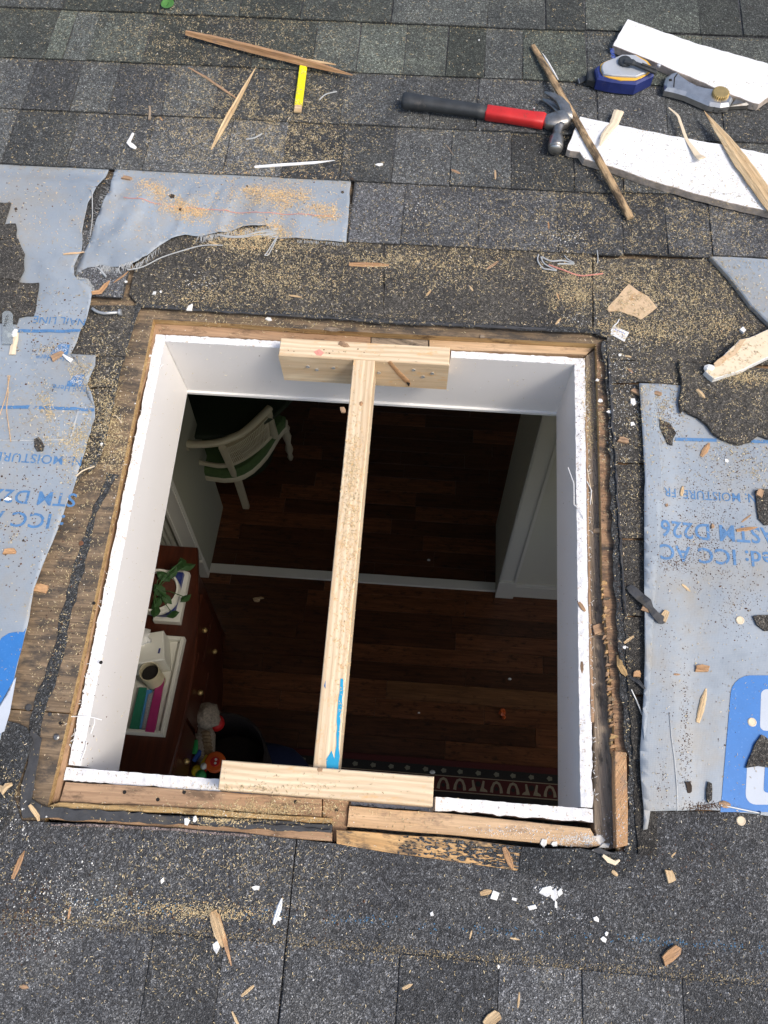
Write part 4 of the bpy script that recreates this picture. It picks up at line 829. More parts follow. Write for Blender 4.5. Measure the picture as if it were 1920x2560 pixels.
# ------------------------------------------------------------------ bent nail, strips, smaller scraps
nl = tag(empty('bent_nail', tuple(hh(230, 672))), 'bent galvanised nail lying beside the sheet edge at the upper left corner of the opening', 'nail')
z = .0125
V, F, _ = tube([at(199, 666, .014), at(205, 671, z), at(214, 675, z), (at(225, 677, z)), at(257, 675, z)], .0029, 10); mk('shank', V, F, M['galv'], nl, smooth=True)
p, q = at(257, 675, z), at(262, 674.6, z); V, F, _ = tube([p, q], .0062, 16); mk('head', V, F, M['galv'], nl)
def chip(x, y, L, w_, ang, label, m='splinter', th=.35, name='wood_chip', cat='wood chip', grp='wood chips and small splinters'):
    t = math.radians(ang); dx, dy = math.cos(t) * L / 2, math.sin(t) * L / 2
    k = .75 if y < 600 else 1.0
    if w_ * 760 > .38 * L:                                       # blocky chip: a broken angular piece
        p = hh(x, y); h = drop(p[0], p[1], .005); a = math.atan2(-math.sin(t) * k, math.cos(t)); l2, w2 = L / 2150, w_ * .42; rs = random.Random(int(x * 3 + y))
        Q = [(-l2, -w2), (-l2 * .2, -w2 * rs.uniform(.8, 1.1)), (l2 * rs.uniform(.7, 1), -w2 * rs.uniform(.6, 1)), (l2 * rs.uniform(.8, 1.1), 0), (l2 * rs.uniform(.6, 1), w2 * rs.uniform(.6, 1.1)), (-l2 * .1, w2), (-l2 * rs.uniform(.7, 1), w2 * rs.uniform(.5, 1)), (-l2 * rs.uniform(.7, .95), w2 * .1)]
        Q = [(p[0] + a_ * math.cos(a) - b_ * math.sin(a), p[1] + a_ * math.sin(a) + b_ * math.cos(a)) for a_, b_ in Q]; th2 = min(.006, w_ * .35); sx, sy = rs.uniform(-.25, .25), rs.uniform(-.25, .25)
        V, F, G = prism(Q, h, lambda u, v: h + th2 + (u - p[0]) * sx + (v - p[1]) * sy, bev=.0004, grain=(math.cos(a), math.sin(a)), hj=.0003)
        return tag(mk(name, V, F, M[m], gc=G), label, cat, grp)
    w_ *= .82
    return splinter([(x - dx, y - dy * k), (x - dx * .3, y - dy * .3 * k), (x + dx * .4, y + dy * .4 * k), (x + dx, y + dy * k)], [w_ * random.uniform(.4, .8), w_, w_ * .9, w_ * random.uniform(.15, .6)], label, m, th, name, cat, grp)
def crumb(x, y, r, label, m='plaster', sq=(1.2, .8, .5), seed=None, name='plaster_chip', cat='plaster chip', grp='white plaster chips'):
    p = hh(x, y); h = drop(p[0], p[1], .005); n = random.randint(4, 5); a0 = random.random() * 6
    P = []
    for i in range(n): t = a0 + 2 * math.pi * i / n; q = r * .72 * random.uniform(.55, 1.15); P.append((p[0] + math.cos(t) * q * sq[0], p[1] + math.sin(t) * q * sq[1]))
    V, F, G = prism(P, h - .0002, h + r * sq[2] * .55, bev=r * .05, hj=r * .15); o = mk(name, V, F, M[m], gc=G); return tag(o, label, cat, grp)
chips = [
 (222, 628, 52, .0115, -56, 'orange wood strip beside the bent nail at the upper left corner', 'splinter_red'), (262, 600, 40, .005, -38, 'thin pink splinter just above the orange strip near the bent nail', 'splinter_red'),
 (160, 548, 46, .006, -8, 'brown splinter bridging the tear between the two left sheets', 'frame_light'), (797, 572, 86, .012, 2, 'flat orange wood flake on the dusty band above the opening', 'splinter_red'),
 (638, 640, 30, .006, 8, 'small pointed splinter on the dusty band left of centre', 'splinter'), (460, 525, 22, .006, 25, 'short pale splinter below the frayed flap edge', 'splinter'),
 (348, 257, 12, .005, 60, 'tiny orange splinter beside a dark stub under the third shingle row', 'splinter_red'), (275, 386, 22, .012, 15, 'brown wood chunk at the top of the torn flap', 'frame'),
 (1070, 378, 26, .005, 88, 'rusty brown splinter standing upright on the shingles below the hammer', 'frame_light'), (985, 371, 22, .008, 30, 'reddish brown bark flake on the shingles below the hammer', 'frame'), (972, 325, 34, .004, 62, 'thin dark twig on the shingles below the hammer grip', 'frame_dark'),
 (1185, 487, 22, .004, 86, 'orange upright splinter on the lowest whole shingle row', 'splinter_red'), (1064, 573, 34, .007, -42, 'dark brown flake on the dusty band near the fibre tangle', 'frame'), (1205, 640, 18, .004, 70, 'orange splinter left of the tan cardboard scrap', 'splinter_red'),
 (1018, 623, 14, .005, 55, 'pale pink splinter in the middle of the dusty band', 'splinter'), (926, 633, 16, .005, -50, 'small tan splinter on the dusty band right of centre', 'splinter'), (1206, 694, 18, .006, -50, 'tan splinter near the upper right corner of the opening', 'splinter'),
 (1514, 851, 26, .011, 45, 'golden wood chunk on the ragged shingle at the right', 'splinter'), (1357, 770, 14, .006, 10, 'small forked tan chip right of the upper right corner', 'splinter'), (1362, 801, 14, .005, 40, 'orange triangular chip above the right sheet', 'splinter_red'), (1374, 847, 20, .012, 35, 'brown chip against the top corner of the right sheet', 'frame'),
 (1346, 952, 22, .014, 12, 'grey brown block chip lying on the black membrane right of the opening', 'frame'), (1420, 851, 14, .01, 30, 'brown stone like crumb on the folded strip of the right sheet', 'frame'),
 (1613, 1143, 46, .0085, -8, 'orange splinter across the last letters of the ASTM print', 'splinter_red'), (1612, 1120, 26, .004, -38, 'dark red twig above the ASTM print', 'frame'), (1473, 1061, 22, .008, -80, 'square tan chip above the MOISTURE print', 'splinter'), (1523, 972, 34, .012, -58, 'curled brown shaving on the right sheet under the ragged shingle', 'splinter_red'),
 (1640, 1066, 16, .013, -70, 'brown block chip on the smooth black scrap', 'frame'), (1482, 1270, 24, .006, 40, 'tan splinter on the right sheet below the ICC print', 'splinter'), (1516, 1445, 24, .015, 4, 'blocky orange chip on the middle of the right sheet', 'splinter_red'), (1516, 1524, 76, .0125, -76, 'thick yellow splinter standing upright on the right sheet beside the blue logo', 'splinter'),
 (1462, 1457, 14, .004, 0, 'tiny brown splinter left of the blocky orange chip', 'frame'), (1434, 1331, 22, .014, -64, 'square tan chip at the tip of the black rubber strip', 'splinter'), (1395, 1316, 16, .012, 20, 'brown chip tucked beside the black rubber strip', 'frame'), (1358, 1382, 26, .006, -36, 'pale splinter on the dark strip right of the blackened rafter', 'splinter'),
 (1296, 1358, 30, .018, -22, 'brown block chip lying on the blackened rafter', 'frame'), (1300, 1366, 18, .014, 5, 'smaller tan chip tucked under the block chip on the rafter', 'frame_light'), (1257, 1311, 24, .009, 55, 'small dark chip caught on the right raw gypsum edge', 'frame'), (1249, 1449, 24, .006, 85, 'upright brown chip on the right raw gypsum edge', 'frame'), (1293, 1147, 20, .01, 0, 'tan chip on the blackened rafter beside the doorway view', 'frame_light'),
 (1375, 1456, 13, .012, 0, 'reddish square chip beside the small black twig', 'splinter_red'), (1446, 1892, 20, .015, 80, 'square tan wood chip on the shingles right of the lower right corner', 'splinter'), (1448, 2062, 34, .017, -34, 'largest loose wood block on the lower right shingles', 'splinter_red'),
 (1050, 1928, 26, .009, -12, 'orange chip beside a white plaster piece below the opening', 'splinter'), (1098, 1853, 50, .012, 68, 'orange triangular splinter lying on the tarred sheathing strip', 'splinter_red'), (1328, 1886, 16, .008, 40, 'small orange chip below the lower right corner', 'splinter'),
 (78, 1756, 40, .008, 60, 'pointed tan splinter on the tar at the lower left corner', 'splinter'), (40, 1868, 66, .009, -67, 'reddish splinter on the lower left shingles', 'splinter_red'), (150, 1972, 28, .004, -80, 'small orange splinter on the lower left shingles', 'splinter_red'), (90, 1272, 24, .017, 8, 'notched orange block chip at the edge of the left sheet', 'splinter_red'), (22, 1192, 22, .012, -6, 'orange rectangular chip on the left sheet below the ICC print', 'splinter_red'),
 (535, 2140, 36, .006, -40, 'pale sliver on the bottom shingles left of centre', 'splinter'), (510, 2205, 44, .005, 66, 'thin tan splinter at the bottom edge left of centre', 'splinter'), (52, 2132, 20, .007, 8, 'brown chip on the lower left shingles', 'frame'), (1061, 2200, 30, .017, -40, 'pale torn chip at the bottom edge right of centre', 'splinter'), (880, 2131, 24, .006, -25, 'small dark tan splinter near the bottom edge right of centre', 'splinter'), (1120, 2160, 34, .004, -85, 'thin upright splinter on the bottom shingles', 'splinter'), (1017, 2019, 20, .003, -75, 'tiny pale splinter left of the white crumbs', 'splinter'), (1112, 2028, 20, .003, 10, 'tiny straw coloured splinter below the opening', 'splinter'), (1455, 1846, 14, .003, -45, 'tiny splinter right of the lower right corner', 'splinter'),
 (125, 770, 26, .015, -40, 'brown curled bark chip on the left sheet under the nail line', 'frame'), (1487, 1700, 18, .01, 80, 'dark chip by the lower edge of the right sheet', 'bark'), (1565, 1738, 26, .012, 12, 'brown chip at the lower edge of the right sheet beside a nail', 'frame'), (741, 887, 13, .011, 80, 'rusty brown plug on the upper part of the middle stud', 'frame'), (744, 745, 24, .012, 20, 'dark bark chip on top of the upper brace block', 'frame'), (720, 712, 36, .012, 5, 'dark splinter caught in the torn plywood edge above the brace', 'frame_dark'), (1042, 706 + 22, 10, .008, 0, 'dark chip on the sawn top edge right of the brace', 'frame_dark')]
for c_ in chips: chip(*c_)
# the broken splinter bundle on the lower shingles
splinter([(461, 1968), (468, 1990), (476, 2015), (484, 2045)], [.012, .017, .018, .006], 'split flat splinter with a blackened end on the lower shingles', 'splinter', .25, grp=GS)
splinter([(470, 1975), (482, 2020), (490, 2050), (500, 2086)], [.006, .008, .006, .002], 'slender tail splinter beside the blackened end splinter', 'splinter_red', .5, lift=.001, grp=GS)
splinter([(609, 1940), (604, 1958), (594, 1988), (591, 1997)], [.002, .0075, .007, .003], 'white painted sliver beside the long seam in the lower shingles', 'white_paint', .4, grp=GS)
splinter([(556, 355), (500, 357)], [.001, .001], 'hair thin white fibre left of the white sliver', 'twine', .5, grp=GS) if False else None
pl = [(820, 356, .0115, 'white plaster flake on the shingles left of the hammer grip', (1.3, .7, .25)), (334, 633, .008, 'white plaster flake left of two smaller ones above the opening', (.9, 1, .35)), (347, 631, .005, 'smaller white flake right beside a larger one above the opening', (1, 1, .4)), (410, 665, .0125, 'curved white plaster flake on the membrane above the left end of the opening', (.8, 1.1, .4)), (581, 690, .0095, 'triangular white plaster piece on the sawn plywood above the opening', (1.1, .8, .5)), (276, 617, .006, 'white plaster crumb above the bent nail', (1.2, .7, .5)), (220, 590, .0065, 'white square crumb under the frayed flap corner', (1, .6, .3)),
      (1604, 715, .011, 'white plaster chunk above the tan drywall strip', (.8, 1.15, .7)), (1367, 869, .012, 'large white plaster chip left of the folded sheet edge', (.8, 1.2, .35)), (1366, 915, .009, 'white plaster chip below the large one beside the folded sheet edge', (1, .9, .4)), (1339, 740 + 27, .005, 'small white crumb right of the upper right corner', (1, 1, .5)), (1297, 866, .0075, 'white crumb at the top of the right rafter', (.9, 1, .5)), (1312, 895, .007, 'white crumb on the reddish plywood edge', (1, .9, .4)), (1290, 823, .006, 'white crumb high on the right rafter', (1, .8, .5)), (1351, 1399, .007, 'white chip on the dark strip right of the rafter', (1.1, .7, .4)),
      (1175, 1821, .01, 'white plaster piece on the pale trimmer, left of a pair', (.9, 1, .5)), (1196, 1823, .008, 'white plaster piece on the pale trimmer, right of a pair', (1, .9, .6)), (1290, 1814, .013, 'white plaster piece at the right end of the pale trimmer', (1.2, .9, .5)), (1307, 1826, .0125, 'white plaster piece on the corner of rafter and trimmer', (1.3, .7, .5)), (404, 1774, .009, 'pale pink plaster piece left of a tan one on the tarred edge', (.7, 1.3, .7)), (421, 1770, .008, 'tan plaster piece right of the pale pink one on the tarred edge', (.7, 1.3, .6)),
      (1179, 1925, .014, 'crushed white plaster lump below the right half of the opening', (1.2, .8, .3)), (1196, 1932, .011, 'white plaster tail between crushed lump and square chip', (.7, 1.5, .3)), (1209, 1928, .0095, 'square white plaster chip right of the crushed lump', (1, .9, .5)), (1201, 1953, .007, 'narrow white plaster shard below the crushed lump', (.6, 1.5, .4)), (1069, 1934, .013, 'white plaster piece beside an orange chip below the opening', (.9, 1.1, .45)), (1110, 1942, .0085, 'white plaster chip between two larger ones below the opening', (1.2, .7, .5)), (1149, 1960, .012, 'long white plaster chip below the crushed lump', (1.5, .5, .5)), (932, 1974, .0065, 'white crumb below the middle of the opening', (.9, 1, .6)), (1310, 2017, .006, 'white crumb on the blue chalk line', (.8, 1, .5)), (1303, 2030, .0065, 'white crumb just below another by the chalk line', (1, .9, .5)), (1288, 1985, .0075, 'crushed white crumb above the chalk line', (1.2, .8, .3)),
      (466, 2046, .010, 'white plaster chip beside the split splinter on the lower shingles', (.9, 1.2, .4)), (604, 1984, .006, 'white chip at the foot of the white sliver', (1, .9, .5)), (553, 1917, .0075, 'pinkish chip left of the long seam', (1.2, .8, .4)), (351, 1902, .006, 'curled white crumb on the lower left shingles', (1, 1, .6)), (1076, 2087, .0055, 'small white chip on the worn line of the bottom shingles', (.7, 1, .5)), (18, 1129 - 50, .008, 'white paint crumb on the left sheet under the STM print', (1.2, .8, .3)), (220, 965 - 6, .005, 'white crumb beside the left sheet', (.8, 1.1, .5)), (652 / 2 + 0, 829 - 60 + 0, .0055, 'white crumb on the brown rafter at the upper left', (1, .9, .7)), (1570, 1024 - 28, .0065, 'white crumb on the right sheet among brown crumbs', (1, 1, .5)), (1035, 290 / 1 - 240 + 37, .004, 'tiny pale crumb on the top shingle rows', (1, 1, .5))]
for x, y, r, lb, sq in pl: crumb(x, y, r, lb, sq=sq)
# nail discs on the right sheet
for x, y, lb in ((1598, 1340, 'round pale plastic cap nail above the blue logo'), (1624, 1560, 'round pale cap nail on the blue logo'), (1600, 1773, 'round pale cap nail on the shingles below the right sheet')):
    p = hh(x, y); V, F, _ = lathe([(.0068, 0), (.0068, .0012), (.0055, .0022), (.0045, .0016)], (p[0], p[1], p[2]), 18); thing('cap_nail', (V, F, None), 'cream', lb, 'nail', 'cap nails', False)
# nail lying at the lower edge of the right sheet
nb = tag(empty('long_nail', tuple(hh(1600, 1758))), 'thin long nail lying along the lower edge of the right sheet', 'nail')
p, q = hh(1556, 1739) + (0, 0, .002), hh(1640, 1757) + (0, 0, .003); V, F, _ = tube([p, q], .0012, 6); mk('shank', V, F, M['galv'], nb); V, F, _ = tube([q, q + (q - p) * .02], .0032, 8); mk('head', V, F, M['galv'], nb)
p, q = hh(1373, 1512) + (0, 0, .003), hh(1386, 1545) + (0, 0, .004); V, F, _ = tube([hh(1363, 1490) + (0, 0, .002), p, q], .0012, 6); thing('wire', (V, F, None), 'galv', 'short grey wire poking out beside the right sheet edge', 'wire')
# black rubber strip curling over the sheet edge, small black twig below it
def ribbon(P, w_, h, m, label, name, cat, th=.002):
    path = [hh(x, y) + (0, 0, dz) for (x, y), dz in zip(P, h)]; V, F, G = loft(path, [[(-a / 2, 0), (a / 2, 0), (a / 2, th), (0, th * 1.5), (-a / 2, th)] for a in w_]); return thing(name, (V, F, G), m, label, cat)
ribbon([(1358, 1268), (1364, 1276), (1380, 1292), (1396, 1304), (1404, 1316), (1412, 1328), (1426, 1340), (1433, 1346)], [.010, .015, .016, .016, .009, .012, .015, .006], [.002, .004, .006, .005, .004, .005, .003, .002], 'tar', 'curled black rubber strip lying over the left edge of the right sheet', 'rubber_strip', 'rubber strip')
splinter([(1360, 1462), (1378, 1474), (1393, 1488)], [.004, .007, .003], 'small black twig ending at the right sheet edge', 'tar', .6, 'twig', 'twig', None)
ribbon([(1335, 1418), (1338, 1440), (1346, 1452), (1352, 1460)], [.006, .01, .01, .004], [.002, .004, .003, .002], 'ply_edge', 'curled orange wood shaving on the broken edge of the rafter', 'shaving', 'wood shaving')
# curled shavings and plaster bits on the left
ribbon([(288, 290), (283, 303), (279, 312), (286, 318), (294, 322)], [.005, .006, .008, .01, .006], [.001, .003, .004, .003, .001], 'plaster', 'curled white plaster shaving on the third shingle row at the left', 'plaster_curl', 'plaster curl')
ribbon([(12, 718), (24, 728), (34, 726), (38, 716)], [.004, .01, .012, .006], [.001, .004, .005, .006], 'plaster', 'forked white plaster piece on the left sheet by the nail line', 'plaster_curl', 'plaster curl')
ribbon([(37, 722), (36, 736), (31, 752), (28, 768)], [.008, .009, .011, .012], [.002, .003, .003, .002], 'cream', 'knobbly cream plaster strip hanging below the forked white piece', 'plaster_curl', 'plaster curl')
ribbon([(137, 768 - 0), (147, 776), (156, 781)], [.003, .006, .008], [.002, .003, .001], 'plaster', 'white and brown sliver over the printed logo on the left sheet', 'plaster_curl', 'plaster curl')
ribbon([(1, 1700), (10, 1708), (18, 1698), (28, 1694)], [.006, .012, .009, .004], [.002, .004, .005, .002], 'splinter', 'curled tan shaving at the left edge of the lower shingles', 'shaving', 'wood shaving')
ribbon([(1300, 1847), (1312, 1858), (1326, 1864), (1336, 1858)], [.004, .007, .006, .003], [.003, .006, .005, .002], 'cream', 'cream shaving curled below the corner post', 'shaving', 'wood shaving')
# clear embossed plastic strip
m_, t_, b_ = mat('clear_plastic'); b_.inputs['Base Color'].default_value = (.7, .76, .78, 1); b_.inputs['Roughness'].default_value = .25; b_.inputs['Transmission Weight'].default_value = .75; M['clear'] = m_
cs = tag(empty('plastic_strip', tuple(at(14, 700, .017))), 'clear plastic strip with dark lettering on the torn shingle at the left edge', 'plastic strip')
P = px(rr(4, 671, 27, 742, 10, (1, 1, 0, 0)), .0195); V, F, G = prism(P, .0175, .0195, bev=.0006); mk('strip', V, F, M['clear'], cs)
text('0.0156', 19, 684, 5, lambda u, v: .0197, cs, 'hole', rot=-math.pi / 2, stretch=1.2)
# fibres
def fibre(P, r, label, m='twine', lift=.0015, grp='loose plastic fibres'):
    pts = []
    for i, (x, y) in enumerate(P): q = hh(x, y); q[2] = drop(q[0], q[1], .006) + lift * (1 + .8 * (i % 2)); pts.append(q)
    out = []
    for i in range(len(pts) - 1):
        for k in range(4):
            t = k / 4; p0 = pts[max(i - 1, 0)]; p1, p2 = pts[i], pts[i + 1]; p3 = pts[min(i + 2, len(pts) - 1)]
            out.append(.5 * ((2 * p1) + (-p0 + p2) * t + (2 * p0 - 5 * p1 + 4 * p2 - p3) * t * t + (-p0 + 3 * p1 - 3 * p2 + p3) * t ** 3))
    out.append(pts[-1]); V, F, _ = tube(out, r, 5); return thing('fibre', (V, F, None), m, label, 'fibre', grp, False)
fibre([(482, 531), (440, 532), (400, 541), (350, 558), (310, 577), (276, 585)], .0012, 'long grey fibre running below the flap from the frayed hole')
fibre([(470, 508), (500, 513), (530, 510), (560, 503), (592, 502)], .0016, 'upper white strand bridging the frayed hole in the flap'); fibre([(486, 513), (520, 515), (560, 508), (596, 506)], .0012, 'lower white strand bridging the frayed hole in the flap')
fibre([(597, 514), (588, 530), (576, 548), (572, 553), (580, 551), (590, 534), (600, 512)], .001, 'looped grey strand hanging from the flap edge')
fibre([(532, 302), (550, 300), (566, 290)], .0016, 'short grey fibre on the shingle above the flap'); fibre([(690, 217), (704, 206), (728, 199)], .0014, 'short curved grey fibre right of the yellow pencil')
fibre([(1163, 551), (1161, 565), (1172, 580), (1186, 584), (1202, 585), (1176, 572), (1168, 556)], .0014, 'looped bluish strand at the left of the tangle above the opening'); fibre([(1170, 556), (1190, 566), (1215, 564), (1240, 572), (1222, 571), (1204, 572)], .0016, 'thick bluish strand in the tangle above the opening'); fibre([(1219, 553), (1226, 562), (1240, 568)], .001, 'thin bluish strand in the tangle above the opening')
fibre([(1185, 573), (1215, 585), (1250, 596), (1275, 596), (1302, 592)], .0014, 'pink thread curving right from the fibre tangle', 'pink'); fibre([(1286, 552), (1291, 562), (1290, 570)], .001, 'short grey strand tucked under the lifted shingle')
fibre([(18, 812), (19, 850), (15, 885), (20, 920), (24, 955)], .0009, 'long brown pine needle on the left sheet', 'frame_light'); fibre([(22, 812), (16, 850), (6, 880), (-4, 910)], .0009, 'pine needle crossing the long one on the left sheet', 'frame_light')
fibre([(165, 1030), (180, 1018), (205, 1008)], .0012, 'pale root like fibre at the edge of the left sheet above the bare plywood', 'cream'); fibre([(240, 1012 - 120), (252, 900), (262, 912)], .0009, 'thin tan fibre on the shingle ends left of the opening', 'cream'); fibre([(1268, 2064 - 1050), (1274, 1050), (1279, 1090)], .0008, 'thin pale fibre along the top of the right rafter', 'cream')
fibre([(196, 412), (206, 430), (200, 470), (196, 510)], .001, 'grey strand lying in the tear between the two left sheets'); fibre([(218, 576 + 10), (230, 600), (222, 588), (212, 580)], .0016, 'white frayed strand at the lower corner of the flap')
splinter([(324, 232), (324, 245), (323, 262)], [.004, .005, .004], 'dark brown stub standing at the edge of the third shingle row', 'frame_dark', .8, 'twig', 'twig')
# leaves at the top edge
def leaf(x, y, r, lb, el=1.0):
    p = hh(x, y); lf = tag(empty('leaf', (p[0], p[1], p[2] + .002)), lb, 'leaf', 'green leaves at the top edge'); P = [(p[0] + r * math.cos(t) * el, p[1] + r * math.sin(t) * 1.1) for t in [2 * math.pi * i / 22 for i in range(22)]]
    zf = lambda u, v: p[2] + .003 + .25 * ((u - p[0]) ** 2 + (v - p[1]) ** 2) / r; sheet('blade', P, zf, r / 4, 'leaf', lf, step=0, ground=False, th=.0004)
    Q = [(p[0] + a * r, p[1] + b * r) for a, b in ((-.2, -.35), (-.08, -.4), (.12, .1), (.1, .45), (-.02, .5), (0, .12))]; sheet('vein', Q, lambda u, v: zf(u, v) + .0006, .02, 'vein', lf, step=0, solid=False, ground=False)
leaf(363, 13, .0145, 'round green leaf with a dark mark near the top edge'); leaf(372, -4, .014, 'green leaf cut by the top edge behind the round one'); leaf(426, -6, .012, 'small green leaf at the top edge between two others', .8); leaf(490, -2, .008, 'tiny green leaf at the top edge, last of the row')
# dark things on the flap
crumb(372, 425, .0085, 'round black seed on the sawdust of the torn flap', 'bark', (1.1, .9, .6), name='seed', cat='seed', grp=None); crumb(1212 / 1 + 0, 465 + 135, .0001, '', ) if False else None
crumb(1530, 620 + 3, .006, 'rusty nail head in the dusty shingle right of the opening top', 'rust', (1.1, .9, .4), name='nail_head_rusty', cat='nail', grp=None) if False else None
for x, y, r, lb in ((854, 412, 0, ''), (740, 416, .006, 'black crumb at the right end of the torn flap'), (389, 454, .006, 'brown crumb in the sawdust on the flap'), (534, 403, .004, 'black crumb near the top of the flap'), (283, 1930 + 0, .006, 'dark crumb on the lower left shingles'), (760, 387, .006, 'black triangular crumb at the corner where flap meets shingle'), (35, 454 - 2, .005, 'black crumb on the upper left sheet'), (1539, 1137, .0075, 'round grey snail like pebble on the ASTM print'), (1440, 1092, .006, 'small round brown pebble on the right sheet by the print')):
    if r: crumb(x, y, r, lb, 'bark' if 'pebble' not in lb else 'frame', (1, 1, .7), name='crumb', cat='crumb', grp='dark crumbs')
# blue chalk line snapped on the lower shingles
V_, F_ = [], []
for k in range(420):
    x = random.uniform(0, 1659); y = 1936 + (x - 0) * .066 + random.gauss(0, 6) + (4 if x > 900 else 0)
    if noise.noise(Vector((x * .012, 3, 0))) < -.1 and random.random() < .85: continue
    if x < 60 or (640 < x < 700): continue
    p = hit(x, y)
    if p is None: continue
    r = random.uniform(.0006, .0016); a = random.random() * 6; k0 = len(V_); z = p[2] + .0006
    V_ += [(p[0] + r * math.cos(a + q * 1.57), p[1] + r * math.sin(a + q * 1.57), z) for q in range(4)]; F_.append([k0, k0 + 1, k0 + 2, k0 + 3])
ck = stuff(mk('chalk_dust', V_, F_, plain('blue_chalk', (.06, .14, .24), .95)), 'faint broken line of blue chalk specks across the lower shingles', 'chalk line')

# ------------------------------------------------------------------ sawdust and crumbs
def strands(pts, tone, L, Wd, name, m, label, cat, curl=1.2, lift=.0006):
    """thin curled shavings, one mesh; pts (n,3)"""
    n = len(pts); S = 4; L = L[:, None]; a = rng.uniform(0, 6.283, n)[:, None]; k = rng.uniform(-curl, curl, n)[:, None] * 2
    s = np.linspace(-.5, .5, S)[None, :]; th = a + k * s; dx = np.cumsum(np.cos(th), 1) * L / S; dy = np.cumsum(np.sin(th), 1) * L / S
    dx -= dx.mean(1, keepdims=True); dy -= dy.mean(1, keepdims=True)
    z = pts[:, 2:3] + lift + np.abs(rng.normal(0, .0005, (n, 1))) + (s * rng.uniform(-.9, .9, (n, 1)) * L * .35).clip(-.0005, .002)
    nx, ny = -np.sin(th), np.cos(th); w_ = Wd[:, None] * np.array([.35, 1, 1, .35])[None, :] / 2
    A = np.stack([pts[:, :1] + dx + nx * w_, pts[:, 1:2] + dy + ny * w_, z + .0002], 2); B = np.stack([pts[:, :1] + dx - nx * w_, pts[:, 1:2] + dy - ny * w_, z], 2)
    V = np.concatenate([A, B], 1).reshape(-1, 3); base = (np.arange(n) * 2 * S)[:, None]
    F = np.concatenate([base + np.array([[i + S, i + S + 1, i + 1, i]]) for i in range(S - 1)], 0)
    return stuff(mk(name, V, F.tolist(), M[m], tone=np.repeat(tone, 2 * S)), label, cat)
blobs = [(560, 200, 170, 130, 1.1), (620, 270, 150, 60, 1.4), (420, 240, 90, 90, .8), (480, 60, 200, 50, .9), (420, 310, 70, 50, 1.3), (560, 330, 90, 50, 1.5), (700, 340, 90, 50, .9), (350, 90, 90, 60, .8), (250, 290, 120, 60, .3), (690, 250, 60, 80, .7),
         (330, 408, 28, 14, 9), (385, 445, 30, 16, 9), (420, 465, 26, 14, 8), (470, 440, 60, 50, .6), (560, 420, 35, 14, 9), (620, 432, 26, 22, 7), (600, 460, 24, 14, 4), (700, 460, 30, 14, 8), (650, 420, 24, 12, 5),
         (540, 525, 80, 26, 5), (560, 500, 50, 12, 5), (480, 600, 130, 45, 2.2), (620, 590, 120, 50, 2.6), (400, 650, 110, 18, 2.5), (700, 640, 160, 40, 1.5), (760, 580, 120, 40, 1.4), (880, 560, 170, 22, 2.6), (960, 600, 150, 50, 1.3), (1080, 560, 120, 40, 1.9), (1240, 600, 60, 60, 3.2), (1220, 650, 50, 35, 2.6), (1330, 600, 110, 50, 3.6), (1420, 640, 120, 60, 3.6), (1400, 720, 110, 26, 4), (1530, 640, 110, 90, 2.4), (1560, 730, 80, 40, 2.4), (1620, 815, 60, 18, 3), (1400, 800, 90, 60, 2.0), (1380, 900, 40, 80, 2.2), (1365, 1080, 30, 90, 2.2), (1290, 880, 20, 80, 3.5), (1310, 1000, 14, 120, 2),
         (1300, 450, 150, 70, 1.6), (1500, 470, 140, 60, 1.8), (1100, 470, 150, 60, .9), (900, 470, 100, 50, .7), (1560, 600, 80, 30, 1), (1600, 870, 100, 60, 1.1), (1440, 880, 34, 50, 3.5), (1560, 1000, 110, 60, .8), (1600, 960, 60, 30, 1.2), (1640, 1010, 30, 30, 3),
         (220, 720, 60, 60, 1.5), (230, 800, 50, 50, 3.2), (215, 900, 40, 80, 4), (190, 1020, 40, 60, 3), (250, 960, 30, 60, 4), (240, 860, 25, 60, 2.2), (300, 760, 30, 70, 1), (170, 1150, 60, 160, 1.4), (120, 1400, 60, 160, .9), (70, 830, 60, 60, .5), (170, 800, 20, 22, 4), (95, 860, 16, 26, 5), (160, 970, 50, 14, 3.5), (120, 950, 30, 16, 3.5), (175, 930, 18, 18, 4), (140, 910, 60, 30, 1.2), (60, 930, 80, 50, .6), (60, 730, 60, 30, .5), (110, 755, 22, 14, 3), (15, 1165, 20, 30, 1.2), (140, 1000, 10, 40, 2), (60, 650, 30, 30, .8),
         (757, 1130, 26, 200, 5), (750, 1300, 26, 200, 3.4), (740, 1450, 22, 120, 1.6), (780, 960, 20, 50, 4), (600, 1738, 110, 14, 5), (480, 1745, 110, 12, 3.5), (560, 1768, 120, 10, 4), (560, 1700, 120, 8, 4), (720, 1758, 22, 30, 5), (200, 1740, 60, 10, 2), (480, 1773, 30, 12, 5), (860, 1760, 60, 14, 1), (700, 700, 300, 10, 2.5), (500, 690, 120, 10, 3),
         (480, 1850, 180, 50, 2.0), (560, 1900, 150, 60, 2.0), (400, 1960, 220, 30, 2.6), (300, 1950, 120, 50, 1.6), (130, 1960, 130, 50, 1.4), (120, 2100, 140, 60, .9), (430, 2080, 120, 80, 1.6), (330, 1850, 100, 40, 1.4), (620, 1990, 40, 60, 1.5), (700, 1870, 120, 40, .6), (20, 1700, 30, 40, 2), (30, 1860, 40, 60, 1.5), (820, 2068, 400, 8, 1.8), (1400, 2085, 260, 8, 1.6), (1480, 1850, 160, 50, .4), (900, 1950, 500, 250, .12), (1450, 2100, 300, 120, .2), (1350, 1500, 20, 250, .8), (1365, 1830, 20, 16, 4)]
bx = np.array(blobs); NT = 2600000
X = rng.uniform(-260, 1900, NT); Y = rng.uniform(-140, 2440, NT); D = np.full(NT, .10)
D += np.where(Y < 700, .12, 0)
